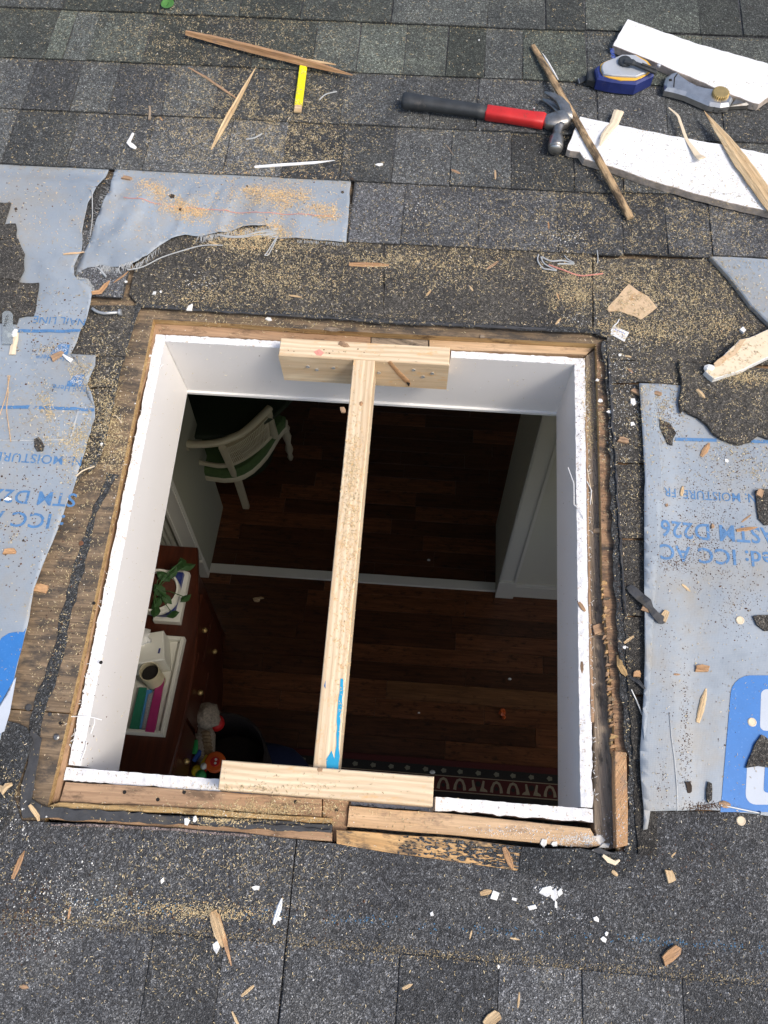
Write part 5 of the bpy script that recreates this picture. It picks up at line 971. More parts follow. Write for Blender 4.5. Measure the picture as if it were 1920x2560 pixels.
for cx, cy, rx_, ry_, a in blobs: D += a * np.exp(-((X - cx) / rx_) ** 2 - ((Y - cy) / ry_) ** 2)
D *= np.where(Y > 1790, .42, 1.0) * np.where((X > 670) & (X < 825) & (Y > 800) & (Y < 1640), .5, 1.0) * np.where((Y < 540) & (X < 760), 2.6, 1.0) * np.where((Y < 540) & (X >= 760), 1.8, 1.0)
K = rng.random(NT) < np.clip(D * .04 * 2.6, 0, 1); X, Y, D = X[K], Y[K], D[K]
cl = np.array([noise.noise(Vector((x * .045, y * .06, 0))) + .6 * noise.noise(Vector((x * .14, y * .18, 4))) for x, y in zip(X, Y)])
K = rng.random(len(X)) < np.clip(.8 + 1.5 * cl, .05, 2.6) / 2.6
pts = []; tn = []; LL = []
for x, y, dd in zip(X[K], Y[K], D[K]):
    if x > 1315 and y < 235 and rng.random() < .9: continue
    p = hit(x, y)
    if p is None: continue
    pts.append(p); onf = (y > 370 and y < 520 and x < 760)
    orange = onf or dd > 12
    t = rng.uniform(.6, .9) if (orange or (670 < x < 825 and 780 < y < 1650)) else rng.choice([rng.uniform(.2, .65), rng.uniform(0, .35), rng.uniform(.9, 1)], p=[.62, .33, .05]); tn.append(t)
    sc = .75 if y > 1000 else 1.0
    LL.append(rng.uniform(.003, .0085) * (.8 if orange else 1.0) * sc)
for cx_, cy_, sx, sy, n_ in ((325, 402, 16, 7, 260), (345, 425, 14, 9, 260), (385, 447, 22, 8, 500), (425, 463, 15, 8, 350), (405, 455, 20, 6, 250), (545, 415, 22, 8, 300), (590, 420, 26, 10, 400), (620, 435, 20, 14, 350), (640, 420, 24, 8, 250), (695, 450, 16, 6, 260), (715, 466, 14, 6, 260), (672, 440, 10, 8, 80), (560, 505, 34, 8, 700), (585, 490, 14, 6, 300), (530, 522, 50, 12, 700), (600, 535, 60, 12, 500), (500, 440, 60, 30, 200), (1245, 640, 26, 14, 500), (1390, 715, 50, 12, 600), (1330, 700, 30, 10, 250), (1560, 700, 30, 16, 350), (1610, 818, 30, 9, 500), (1230, 600, 30, 24, 500), (170, 795, 12, 10, 120), (185, 830, 12, 8, 120), (100, 870, 8, 14, 140), (110, 895, 6, 12, 120), (170, 935, 14, 10, 200), (150, 955, 16, 6, 160), (165, 985, 5, 25, 120), (110, 752, 14, 8, 100), (762, 1010, 10, 60, 500), (757, 1120, 12, 70, 350), (580, 1752, 60, 6, 700), (500, 1770, 40, 4, 400), (1270, 855, 8, 40, 350), (1275, 930, 8, 30, 250), (470, 1975, 60, 8, 400), (400, 1962, 60, 8, 300), (450, 640, 60, 14, 500), (620, 600, 60, 22, 700), (880, 560, 90, 10, 700), (960, 590, 80, 20, 500), (1480, 660, 90, 40, 900), (1350, 600, 60, 20, 500), (235, 900, 10, 50, 500), (260, 960, 12, 40, 400)):
    for k in range(n_):
        p = hit(rng.normal(cx_, sx), rng.normal(cy_, sy))
        if p is None: continue
        p[2] += abs(rng.normal(0, .0006)); pts.append(p); tn.append(rng.uniform(.7, .95) if (370 < cy_ < 500 and cx_ < 760) else rng.uniform(.15, .8)); LL.append(rng.uniform(.002, .0055))
for k in range(2600):
    u = rng.uniform(-.6, .75); v = -.664 + rng.normal(0, .0045); h = drop(u, v, None)
    if h is not None: pts.append(np.array([u, v, h])); tn.append(rng.uniform(0, .35)); LL.append(rng.uniform(.001, .0035))
for vb_ in (1.16, 1.008, .86, .711, .558, .40):
    for k in range(520):
        u = rng.uniform(-1.05, .9); v = vb_ - abs(rng.normal(0, .004)) - .0035
        if vb_ < .6 and u < -.12 and vb_ > .5: continue
        h = drop(u, v, None)
        if h is None: continue
        pts.append(np.array([u, v, h])); tn.append(rng.uniform(0, .5)); LL.append(rng.uniform(.002, .006))
pts = np.array(pts); LL = np.array(LL)
strands(pts, np.array(tn), LL, rng.uniform(.0004, .0009, len(pts)) * np.where(rng.random(len(pts)) < .12, 1.6, 1), 'sawdust', 'sawdust', 'fine curly yellow sawdust strewn over shingles, sheets and brace', 'sawdust')
print('sawdust', len(pts))
def crumbs(blobs, n, name, m, label, cat, r=(.0006, .0018), tr=(0, .9), base=.0):
    V, F, T = [], [], []
    w_ = np.array([b[4] * b[2] * b[3] for b in blobs]); w_ = w_ / w_.sum()
    for k in range(n):
        b = blobs[rng.choice(len(blobs), p=w_)]
        x, y = rng.normal(b[0], b[2] * .6), rng.normal(b[1], b[3] * .6); p = hit(x, y)
        if p is None: continue
        q = rng.uniform(*r) * (1.6 if rng.random() < .08 else 1); a = rng.uniform(0, 6.28); k0 = len(V); st = rng.uniform(.5, 1)
        for i in range(4): V.append((p[0] + q * math.cos(a + i * 1.57) * (1 if i % 2 else st), p[1] + q * math.sin(a + i * 1.57) * (1 if i % 2 else st), p[2]))
        V.append((p[0], p[1], p[2] + q * .9 + .0004)); F += [[k0 + i, k0 + (i + 1) % 4, k0 + 4] for i in range(4)]; T += [rng.uniform(*tr)] * 5
    return stuff(mk(name, V, F, M[m], tone=np.array(T)), label, cat)
crumbs([(1520, 1120, 120, 140, 1), (1440, 900, 30, 50, 3), (1600, 1000, 60, 50, 1), (1520, 1180, 60, 40, 1.5), (1460, 1215, 40, 20, 3), (1590, 1300, 60, 80, .7), (1600, 1540, 50, 80, .35), (1480, 1560, 12, 120, 1.6), (1480, 1640, 12, 60, 2), (1540, 1740, 50, 8, 9), (1510, 1745, 30, 6, 12), (1440, 1430, 30, 200, .2), (1430, 1690, 15, 40, .8), (1290, 1100, 18, 350, .4), (1340, 1250, 14, 350, .6), (1250, 1000, 6, 250, 1), (1500, 2000, 200, 150, .12), (1500, 1850, 150, 50, .25)], 5200, 'dirt_crumbs', 'crumbs', 'scattered dark brown crumbs on the right sheet and along the right rafter', 'dirt crumbs', r=(.0004, .0012), tr=(.2, .85))
crumbs([(100, 700, 90, 60, 1), (60, 430, 120, 50, .25), (100, 1000, 100, 200, .3), (110, 755, 40, 14, 4), (560, 420, 150, 40, .35), (1500, 450, 140, 60, .0001), (640, 440, 100, 30, .3), (500, 1980, 300, 60, .2), (60, 1980, 60, 80, 1.5), (700, 760, 120, 8, .5), (150, 1400, 60, 250, .3), (40, 1150, 60, 120, .5)], 1500, 'dirt_crumbs', 'crumbs', 'sparse dark specks on the left sheet and lower shingles', 'dirt crumbs', tr=(0, .6))
crumbs([(1560, 360, 120, 50, 1), (1400, 310, 90, 35, .9), (1660, 410, 60, 40, .8)], 500, 'dirt_crumbs', 'crumbs', 'reddish specks of sawdust peppering the long white board', 'dirt crumbs', r=(.0004, .001), tr=(.85, 1))
crumbs([(130, 1930, 130, 70, 1), (110, 2035, 30, 20, 2), (160, 1960, 30, 30, 2), (400, 450, 900, 700, .02), (900, 2000, 700, 200, .05), (1240, 1815, 60, 14, 14), (1280, 1812, 30, 14, 16), (1100, 1795, 90, 10, 8), (1190, 1925, 25, 12, 14), (1345, 790, 40, 80, 2.0), (1350, 900, 50, 60, 2), (1340, 1780, 20, 60, 3), (910, 450, 40, 40, 1.5), (1100, 360, 60, 40, .6), (1220, 520, 40, 40, 1.8), (440, 610, 60, 20, 2), (1250, 690, 60, 10, 3), (40, 1770, 40, 60, 1), (1210, 1980, 80, 20, 1.2), (480, 1760, 120, 10, 1.5), (260, 900, 60, 200, .4)], 2600, 'plaster_crumbs', 'plaster', 'fine white plaster crumbs scattered over roof and rafters', 'plaster crumbs', r=(.0005, .0013))
# ------------------------------------------------------------------ the room below, level frame (z = -2.6 is the floor)
RW = np.array([[1, 0, 0], [0, math.cos(PITCH), -math.sin(PITCH)], [0, math.sin(PITCH), math.cos(PITCH)]]); CW = RW @ CP
def aw(x, y, z):
    d = RW @ ray(x, y); return CW + d * ((z - CW[2]) / d[2])
FZ = -2.6
M['floorwood'] = wood('dark_walnut_floor', (.085, .027, .011), (.25, .095, .04), (.03, .012, .006), .35, .9, .32, 1.3, .0002)
M['floorlight'] = wood('lighter_walnut_floor', (.12, .05, .02), (.28, .13, .055), (.05, .02, .01), .25, .9, .32, 1.2, .0002)
M['floordark'] = wood('deep_brown_floor', (.04, .014, .007), (.12, .045, .02), (.015, .006, .004), .3, .9, .32, 1.2, .0002)
M['room'] = plain('room_paint', (.6, .59, .5), .6, var=.01)
M['trim'] = plain('trim_paint', (.66, .65, .58), .4, var=.01)
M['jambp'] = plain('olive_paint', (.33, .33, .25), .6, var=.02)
M['ceil'] = plain('ceiling_paint', (.75, .75, .73), .7, var=.01)
M['cab'] = wood('red_brown_cabinet', (.03, .006, .003), (.085, .02, .008), None, 0, .7, .35, .8, .0002)
M['plant_leaf'] = plain('house_plant_leaf', (.025, .07, .018), .5, var=.2, vs=80)
M['green'] = plain('green_velvet', (.07, .12, .035), .9, var=.15, vs=60)
M['ivory'] = plain('ivory_paint', (.55, .49, .33), .45, var=.04)
M['cane'] = plain('woven_cane', (.3, .25, .14), .7, var=.2, vs=90)
def wk(name, parts, m, parent=None, **k):
    V, F, G = join(parts) if isinstance(parts, list) else parts
    return mk(name, V, F, M[m] if isinstance(m, str) else m, parent, F=WM, gc=(np.array(V, float)[:, [1, 0, 2]] if k.pop('swap', 0) else G), **k)
sub = struct(wk('floor', box(-2.42, 2.42, -1.9, 3.3, FZ - .1, FZ - .012), 'floordark'))
y = -1.88; r_ = 0
while y < 3.28:
    x = -2.4 + random.uniform(-.9, 0)
    while x < 2.4:
        L = random.uniform(.35, 1.15); a, b = max(x, -2.4), min(x + L, 2.4)
        if b - a > .02 and (-1.5 < y < 3.0 or True):
            V, F, G = box(a + .0006, b - .0006, y + .0006, y + .0894, FZ - .012, FZ - random.uniform(0, .0006), .0008)
            mm = random.choices(['floorwood', 'floordark', 'floorlight'], [.55, .38, .07])[0] if y < 1.1 else random.choices(['floorwood', 'floordark'], [.3, .7])[0]
            wk('plank', (V, F, G), mm, sub)
        x += L
    y += .09; r_ += 1
for x, y2 in ((555, 1310), (590, 1360)):
    p = aw(x, y2, FZ)
for x0, x1, wn in ((-2.42, -2.30, ()), (2.30, 2.42, ADDED_WINS)): struct(mk('wall', *wallx(x0, x1, -1.9, 3.3, FZ, -.215, wn), M['room'], F=WM))
for a, b in ADDED_WINS: struct(wk('added_window', [box(2.28, 2.57, a, b, -1.78, -1.74), box(2.28, 2.57, a, b, -.76, -.72), box(2.28, 2.57, a - .03, a + .012, -1.739, -.761), box(2.28, 2.57, b - .012, b + .03, -1.739, -.761)], 'trim'))  # frames of the added side openings, never in view
def holed(y0, y1, xa, xb, za, zb, m, bot, top, X0, X1):
    return [box(X0, xa, y0, y1, bot, top), box(xb, X1, y0, y1, bot, top), box(xa, xb, y0, y1, bot, za), box(xa, xb, y0, y1, zb, top)]
struct(wk('wall', box(-2.3, 2.3, 3.2, 3.3, FZ, slopez(3.2, -.215)), 'room'))
WX0, WX1, WZ0, WZ1 = -1.4, 1.85, FZ + .9, FZ + 1.85  # invented opening, out of view, sized to light the room from the sky
struct(wk('wall', holed(-1.9, -1.8, WX0, WX1, WZ0, WZ1, 0, FZ, slopez(-1.9, -.215), -2.3, 2.3), 'room'))
of = wk('added_window', [box(WX0, WX1, -1.93, -1.79, WZ0 - .03, WZ0 + .012), box(WX0, WX1, -1.93, -1.79, WZ1 - .012, WZ1 + .03), box(WX0 - .03, WX0 + .012, -1.93, -1.79, WZ0 + .013, WZ1 - .013), box(WX1 - .012, WX1 + .03, -1.93, -1.79, WZ0 + .013, WZ1 - .013)], 'trim'); struct(of)  # frame around the added light opening in the near wall
# sloped ceiling with the shaft hole, in the roof frame
for P in ([(-2.42, .322), (2.42, .322), (2.42, 3.25), (-2.42, 3.25)], [(-2.42, -1.9), (2.42, -1.9), (2.42, -.472), (-2.42, -.472)], [(-2.42, -.47), (-.449, -.47), (-.449, .32), (-2.42, .32)], [(.345, -.47), (2.42, -.47), (2.42, .32), (.345, .32)]):
    V, F, G = prism(P, -.214, -.2065); struct(mk('ceiling', V, F, M['ceil'], gc=G))
# partition with the cased opening
xl, xr = float(aw(480, 1105, FZ)[0]) - 0, float(aw(1070, 1285, FZ)[0]); yn, yf = 1.135, 1.545
zt = lambda yy: slopez(yy, -.215)
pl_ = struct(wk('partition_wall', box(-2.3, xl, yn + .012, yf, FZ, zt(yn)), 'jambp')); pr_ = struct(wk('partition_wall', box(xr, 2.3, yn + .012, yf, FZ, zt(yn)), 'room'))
struct(wk('partition_header', box(xl, xr, yn + .012, yf, FZ + 2.08, zt(yn)), 'room'))
for par, s, x0 in ((pl_, -1, xl), (pr_, 1, xr)):
    wk('casing', [box(*sorted((x0, x0 + s * .085)), yn - .006, yn + .012, FZ + .17, FZ + 2.1, .002), box(*sorted((x0 + s * .006, x0 + s * .013)), yn - .010, yn - .0062, FZ + .17, FZ + 2.1, .001), box(*sorted((x0 + s * .072, x0 + s * .085)), yn - .013, yn - .0062, FZ + .17, FZ + 2.1, .002)], 'trim' if s > 0 else 'trim', par)
    wk('plinth_block', box(*sorted((x0 - s * .002, x0 + s * .088)), yn - .018, yn + .012, FZ, FZ + .17, .003), 'trim', par)
    wk('baseboard', [box(*sorted((x0 + s * .089, s * 2.3)), yn - .006, yn + .012, FZ, FZ + .11, .002), box(*sorted((x0 + s * .089, s * 2.3)), yn - .002, yn + .012, FZ + .1105, FZ + .13, .003)], 'trim', par)
for k in range(5):
    a = xl - .11 - k * .026; wk('flute', box(a - .016, a, yn - .002, yn + .012, FZ + .131, FZ + 2.1, .004), 'room', pl_)
struct(wk('threshold', box(xl + .001, xr - .001, yn + .012, yn + .062, FZ, FZ + .014, .003), 'trim'))

# ------------------------------------------------------------------ rug
rug = wk('rug', box(-.75, 2.1, -1.5, .282, FZ, FZ + .008, .002), plain('rug_wool', (.075, .014, .012), .95, var=.25, vs=220)); tag(rug, 'dark red oriental rug with a cream patterned border on the wooden floor', 'rug')
M['rcream'] = plain('rug_cream', (.3, .25, .17), .95, var=.2, vs=200); M['rdark'] = plain('rug_dark', (.022, .02, .018), .95, var=.3, vs=200); M['rred'] = plain('rug_red', (.075, .013, .012), .95, var=.2, vs=200)
def rb(y0, y1, m, z): wk('woven_band', box(-.74, 2.09, y0, y1, FZ + .0075, FZ + z), m, rug)
rb(.256, .278, 'rred', .0088); rb(.213, .252, 'rdark', .0088); rb(.208, .2115, 'rcream', .0088); rb(.146, .2068, 'rred', .0086); rb(.1405, .1445, 'rcream', .0088); rb(.09, .139, 'rdark', .0088)
x = -.7; k = 0
while x < 2.0:
    o = x; Z = FZ + .0092
    YM = lambda b: .2035 - (.150 - b) * .6
    def pg(P): return [(o + a * .85, YM(b), Z) for a, b in P]
    if k % 3 != 2:
        V = pg([(-.034, .066), (-.030, .10), (-.018, .138), (0, .150), (.018, .138), (.030, .10), (.034, .066), (.018, .062), (.016, .10), (.008, .126), (0, .130), (-.008, .126), (-.016, .10), (-.018, .062)])
        F = [(0, 1, 12, 13), (1, 2, 11, 12), (2, 3, 10, 11), (3, 4, 9, 10), (4, 5, 8, 9), (5, 6, 7, 8)]; F = [f[::-1] for f in F]; wk('woven_motif', (V, F, None), 'rcream', rug)
        V, F, _ = lathe([(.009, 0), (.009, .0006)], (o, YM(.092), Z - .0002), 8); wk('woven_motif', (V, F, None), 'rdark', rug)
    else:
        for s in (-1, 1):
            V = pg([(s * .008, .066), (s * .05, .064), (s * .046, .078), (s * .03, .092), (s * .034, .142), (s * .024, .146), (s * .016, .10)]); F = [list(range(7)) if s > 0 else list(range(7))[::-1]]; wk('woven_motif', (V, F, None), 'rcream', rug)
        V, F, _ = lathe([(.013, 0), (.013, .0006)], (o, YM(.118), Z - .0002), 8); wk('woven_motif', (V, F, None), 'rdark', rug)
    ph = []
    for q in range(10): t = q * .628; ph.append((o + .0 + math.cos(t) * (.014 if q % 2 else .011), .2325 + math.sin(t) * (.012 if q % 2 else .009), Z))
    wk('woven_motif', (ph, [list(range(10))], None), plain('rug_grey', (.2, .19, .14), .95) if 'rg' not in M else M['rg'], rug)
    x += .074 if k % 3 == 0 else .082; k += 1

# ------------------------------------------------------------------ cane back chair and table beyond the opening
def curve(P, z, n=20):
    Q = [aw(x, y, z) for x, y in P]; out = []
    for k in range(n + 1):
        t = k / n * (len(Q) - 1); i = min(int(t), len(Q) - 2); f = t - i; p0, p1, p2, p3 = Q[max(i - 1, 0)], Q[i], Q[i + 1], Q[min(i + 2, len(Q) - 1)]
        out.append(.5 * (2 * p1 + (p2 - p0) * f + (2 * p0 - 5 * p1 + 4 * p2 - p3) * f * f + (3 * p1 - p0 - 3 * p2 + p3) * f ** 3))
    return out
ZT, ZL, ZS = -1.80, -2.03, -2.165
ch = tag(empty('cane_chair', (-.8, 1.6, FZ), WM), 'ivory barrel chair with cane back and green seat beyond the doorway', 'chair')
wk('top_rail', loft(curve([(370, 940), (400, 957), (430, 960), (472, 956), (500, 946), (525, 934), (556, 907), (583, 880)], ZT, 30), [ell(.017, .013, 10, .7)] * 31), 'ivory', ch, smooth=True)
wk('lower_rail', loft(curve([(385, 985), (415, 996), (442, 1001), (472, 1006), (498, 1003), (530, 988), (563, 964), (584, 943)], ZL, 26), [ell(.009, .012, 8, .6)] * 27), 'ivory', ch)
up_, lo_ = curve([(484, 955), (500, 948), (525, 934), (556, 907), (577, 886)], ZT - .012, 16), curve([(502, 1002), (530, 988), (548, 976), (563, 964), (582, 944)], ZL + .012, 16)
V = [tuple(p) for p in up_ + lo_]; F = [(k, k + 1, 17 + k + 1, 17 + k) for k in range(16)]
V += [(x + .004, y + .006, z) for x, y, z in V]; F += [(34 + k + 1, 34 + k, 51 + k, 51 + k + 1) for k in range(16)]; wk('cane_panel', (V, F, None), 'cane', ch)
ribs = [tube([a + (.001, -.006, 0), b + (.001, -.006, 0)], .0022, 4) for a, b in zip(curve([(484, 955), (500, 948), (525, 934), (556, 907), (577, 886)], ZT - .03, 30), curve([(502, 1002), (530, 988), (548, 976), (563, 964), (582, 944)], ZL + .03, 30))]
for q in (.25, .5, .75): ribs.append(tube([a * (1 - q) + b * q + (.001, -.006, 0) for a, b in zip(up_, lo_)], .0022, 4))
stuff(wk('cane_weave', ribs, 'ivory', ch))
def post(a, za, b, zb, w0, w1): wk('post', loft([aw(*a, za), (aw(*a, za) + aw(*b, zb)) / 2, aw(*b, zb)], [ell(w0, .012, 8, .5), ell((w0 + w1) / 2, .012, 8, .5), ell(w1, .012, 8, .5)], up=(0, 1, 0)), 'ivory', ch)
post((480, 966), ZT - .01, (506, 1026), ZS + .01, .017, .014); post((579, 886), ZT - .005, (594, 944), ZS + .03, .016, .019); post((398, 966), ZT - .01, (424, 1020), ZS, .017, .014)
seat = [(385, 1010), (415, 1024), (451, 1032), (483, 1036), (509, 1034), (528, 1027), (546, 1016), (562, 1001), (577, 984), (590, 964), (602, 943), (613, 929), (620, 921), (621, 906), (584, 896), (500, 874), (420, 880), (385, 930)]
wk('seat_frame', prism([tuple(aw(x, y, ZS)[:2]) for x, y in seat], ZS - .03, ZS, bev=.006), 'ivory', ch)
cs_ = np.mean([aw(x, y, ZS)[:2] for x, y in seat], 0); cush = [tuple(cs_ + (aw(x, y, ZS)[:2] - cs_) * .965) for x, y in seat]
wk('seat_cushion', prism(cush, ZS + .0005, ZS + .045, bev=.016), 'green', ch)
def legp(top, foot, turned):
    n = 12; P = [top + (foot - top) * k / n for k in range(n + 1)]; rd = [.022, .015, .02, .024, .02, .015, .014, .02, .022, .016, .012, .017, .011] if turned else [.018] * 13
    V, F, G = tube(P, rd, 12) if turned else loft(P, [ell(.018, .014, 8, .3)] * 13, up=(0, 1, 0)); wk('leg', (V, F, G), 'ivory', ch, smooth=turned)
legp(aw(512, 1032, ZS - .03), aw(532, 1095, FZ), False); legp(aw(617, 925, ZS - .03), aw(628, 992, FZ), True); legp(aw(470, 885, ZS - .03), aw(505, 945, FZ), True); legp(aw(400, 1000, ZS - .03), aw(425, 1075, FZ), False)
tp = aw(480, 890, FZ + .72); tb2 = tag(empty('round_table', (tp[0], tp[1] + .25, FZ), WM), 'dark green black round table beside the cane chair', 'table'); M['tabletop'] = plain('dark_tabletop', (.02, .03, .015), .5)
wk('table_top', lathe([(.42, 0), (.44, .01), (.44, .025), (.43, .03)], (tp[0] - .08, tp[1] + .28, FZ + .70), 48), 'tabletop', tb2); wk('pedestal', lathe([(.2, 0), (.05, .05), (.04, .4), (.06, .7)], (tp[0] - .08, tp[1] + .28, FZ), 20), 'tabletop', tb2)

# ------------------------------------------------------------------ cabinet and what stands on it
CT = -1.75
cb = tag(empty('cabinet', (-1.05, .2, FZ), WM), 'bow fronted red brown cabinet carrying a white tray and a potted plant', 'cabinet')
bow = [(-1.45, .84), (-.83, .84), (-.80, .70), (-.768, .55), (-.747, .40), (-.738, .25), (-.738, .08), (-.75, -.1), (-.79, -.28), (-.84, -.42), (-1.45, -.42)]
wk('cabinet_top', prism(bow, CT - .03, CT, bev=.006), 'cab', cb); wk('cabinet_body', prism([(x + (-.03 if x > -1.4 else .01), y * .98) for x, y in bow], FZ + .08, CT - .0302), 'cab', cb)
for y0, y1 in ((.43, .66), (.16, .41), (-.1, .14), (-.34, -.12)):
    for k, (z0, z1) in enumerate(((CT - .26, CT - .06), (CT - .5, CT - .28))): 
        xx = -.775 + (.012 if y0 in (.16, -.1) else -.02); wk('drawer_front', box(xx, xx + .012, y0, y1, z0, z1, .003), 'cab', cb)
        V, F, _ = blob((xx + .022, (y0 + y1) / 2, (z0 + z1) / 2), .012, 3, j=0); wk('knob', (V, F, None), 'brass', cb)
for x, y in ((-1.4, .78), (-.88, .78), (-1.4, -.36), (-.9, -.36)): wk('foot', box(x - .03, x + .03, y - .03, y + .03, FZ, FZ + .08, .004), 'cab', cb)
# tray, its inner right rim follows the photo
t1, t2 = aw(399, 1376, CT + .03), aw(353, 1588, CT + .03); tx = float((t1[0] + t2[0]) / 2)
tr = tag(empty('tray', (tx - .2, (t1[1] + t2[1]) / 2, CT), WM), 'white rimmed tray on the cabinet holding tissues, a tin and folders', 'tray')
ya, yb2 = float(t2[1]), float(t1[1]); wk('tray_base', box(tx - .33, tx, ya, yb2, CT + .001, CT + .008), 'trim', tr)
for b_ in ((tx - .014, tx, ya, yb2), (tx - .33, tx - .316, ya, yb2), (tx - .316, tx - .014, ya, ya + .014), (tx - .316, tx - .014, yb2 - .014, yb2)): wk('rim', box(*b_, CT + .0082, CT + .035, .003), 'trim', tr)
TB = CT + .0085
p = aw(348, 1408, TB + .08); bxk = tag(empty('tissue_box', (p[0] - .02, p[1], TB), WM), 'white cube tissue box with a tissue pulled up, on the tray', 'tissue box')
V, F, _ = box(-.062, .062, -.058, .058, TB, TB + .115, .006); c_, s_2 = math.cos(.25), math.sin(.25); V = [(p[0] - .045 + a * c_ - b * s_2, p[1] + .0 + a * s_2 + b * c_, z) for a, b, z in V]; wk('box', (V, F, None), 'trim', bxk)
V, F = [], []; ctr = (p[0] - .065, p[1] + .02)
for k in range(6):
    for i in range(14): t = i * 2 * math.pi / 14; r = (.022 + .024 * (k / 5)) * (1 + .3 * math.sin(3 * t + k)); V.append((ctr[0] + r * math.cos(t), ctr[1] + r * .6 * math.sin(t), TB + .114 + .012 * k + .006 * math.sin(5 * t)))
for k in range(5):
    for i in range(14): j = (i + 1) % 14; F.append([k * 14 + i, k * 14 + j, (k + 1) * 14 + j, (k + 1) * 14 + i])
F.append(list(range(14))); F.append([5 * 14 + i for i in range(14)]); wk('tissue', (V, F, None), M['plaster'], bxk, smooth=True)
V, F, G = box(p[0] + .0, p[0] + .007, p[1] - .02, p[1] + .0, TB + .1152, TB + .1156); wk('printed_mark', (V, F, G), 'navy', bxk)
mg = aw(322, 1450, TB + .11); tin = tag(empty('tin', (mg[0], mg[1], TB), WM), 'open cream tin with dark inside, standing on the tray', 'tin')
wk('can', lathe([(.034, 0), (.036, .002), (.036, .11), (.033, .11), (.032, .02), (.0, .018)], (mg[0], mg[1], TB), 28), 'ivory', tin, smooth=False); wk('black_disc', lathe([(.031, 0), (.031, .001)], (mg[0], mg[1], TB + .085), 20), 'hole', tin)  # flat near-black disc set inside the can
def folder(P, z, m, lb, th=.012):
    Q = [tuple(aw(*q, z)[:2]) for q in P]; tag(wk('folder', prism(Q, z - th, z, bev=.001), m), lb, 'folder', 'folders in the tray')
M['fgreen'] = plain('green_card', (.02, .17, .1), .5); M['fpink'] = plain('pink_card', (.33, .02, .13), .5); M['fblue'] = plain('blue_card', (.08, .28, .6), .5); M['fgrey'] = plain('glitter_card', (.28, .28, .3), .5, var=.6, vs=300)
folder([(300, 1485), (316, 1485), (298, 1578), (278, 1578)], TB + .026, 'fgreen', 'green folder at the left of the tray'); folder([(316, 1490), (328, 1490), (312, 1574), (299, 1574)], TB + .014, 'fblue', 'blue folder between green and pink ones'); folder([(320, 1500), (338, 1490), (322, 1574), (306, 1574)], TB + .022, 'fgrey', 'grey glitter folder in the tray', .006); folder([(340, 1462), (355, 1464), (333, 1582), (313, 1580)], TB + .03, 'fpink', 'pink folder at the right of the tray')
# books and plant
bk = aw(360, 1290, CT + .05)
def book(P, z0, z1, m, lb):
    Q = [tuple(aw(*q, z1)[:2]) for q in P]; V, F, G = prism(Q, z0, z1, bev=.002); o = wk('book', (V, F, G), m); tag(o, lb, 'book', 'books under the plant'); Q2 = [(q[0] * .995 + .005 * bk[0], q[1] * .99 + .01 * bk[1]) for q in Q]; wk('page_block', prism(Q2, z0 + .003, z1 - .003), 'trim', o)
book([(330, 1340), (388, 1344), (409, 1236), (398, 1232), (345, 1230)], CT + .0005, CT + .03, 'trim', 'white book at the bottom of the stack under the plant'); book([(322, 1325), (374, 1329), (396, 1236), (345, 1232)], CT + .0305, CT + .055, M['navy'], 'navy book lying on the white one under the plant')
pp = aw(352, 1275, CT + .14); plant = tag(empty('potted_plant', (pp[0], pp[1], CT + .056), WM), 'trailing green plant in a ribbed white bowl on the books', 'plant')
prof = [(.05, 0), (.078, .02), (.09, .05), (.088, .085), (.08, .085), (.078, .07), (0, .07)]; V, F, _ = lathe(prof, (pp[0] - .03, pp[1], CT + .056), 36)
V = [(pp[0] - .03 + (x - pp[0] + .03) * (1 + .025 * math.sin(18 * math.atan2(y - pp[1], x - pp[0] + .03))), pp[1] + (y - pp[1]) * (1 + .025 * math.sin(18 * math.atan2(y - pp[1], x - pp[0] + .03))), z) for x, y, z in V]; wk('pot', (V, F, None), 'trim', plant)
wk('soil', lathe([(.077, 0), (.077, .002)], (pp[0] - .03, pp[1], CT + .126), 20), plain('soil', (.07, .02, .01), .95, var=.5, vs=200), plant)
for x, y, s in ((392, 1212, .028), (405, 1222, .03), (372, 1236, .028), (352, 1243, .03), (345, 1275, .035), (338, 1300, .03), (372, 1325, .026), (360, 1292, .024), (400, 1290, .026), (335, 1318, .03), (380, 1224, .025)):
    q = aw(x, y, CT + .16); a = random.random() * 6; V = []; 
    for t, w_ in ((0, .0), (.25, .3), (.5, .38), (.8, .2), (1, 0)):
        for sg in (-1, 0, 1): V.append((q[0] + math.cos(a) * (t - .5) * 2 * s - math.sin(a) * sg * w_ * s * 1.6, q[1] + math.sin(a) * (t - .5) * 2 * s + math.cos(a) * sg * w_ * s * 1.6, q[2] - .02 * t + (.004 if sg == 0 else 0)))
    F = [];
    for k in range(4):
        for j in (0, 1): F.append([k * 3 + j, k * 3 + j + 1, k * 3 + j + 4, k * 3 + j + 3])
    wk('leaf', (V, F, None), 'plant_leaf', plant)
    wk('stem', tube([q, (q[0] * .5 + (pp[0] - .03) * .5, (q[1] + pp[1]) / 2, CT + .17), (pp[0] - .03, pp[1], CT + .13)], .0016, 4), 'vein', plant)
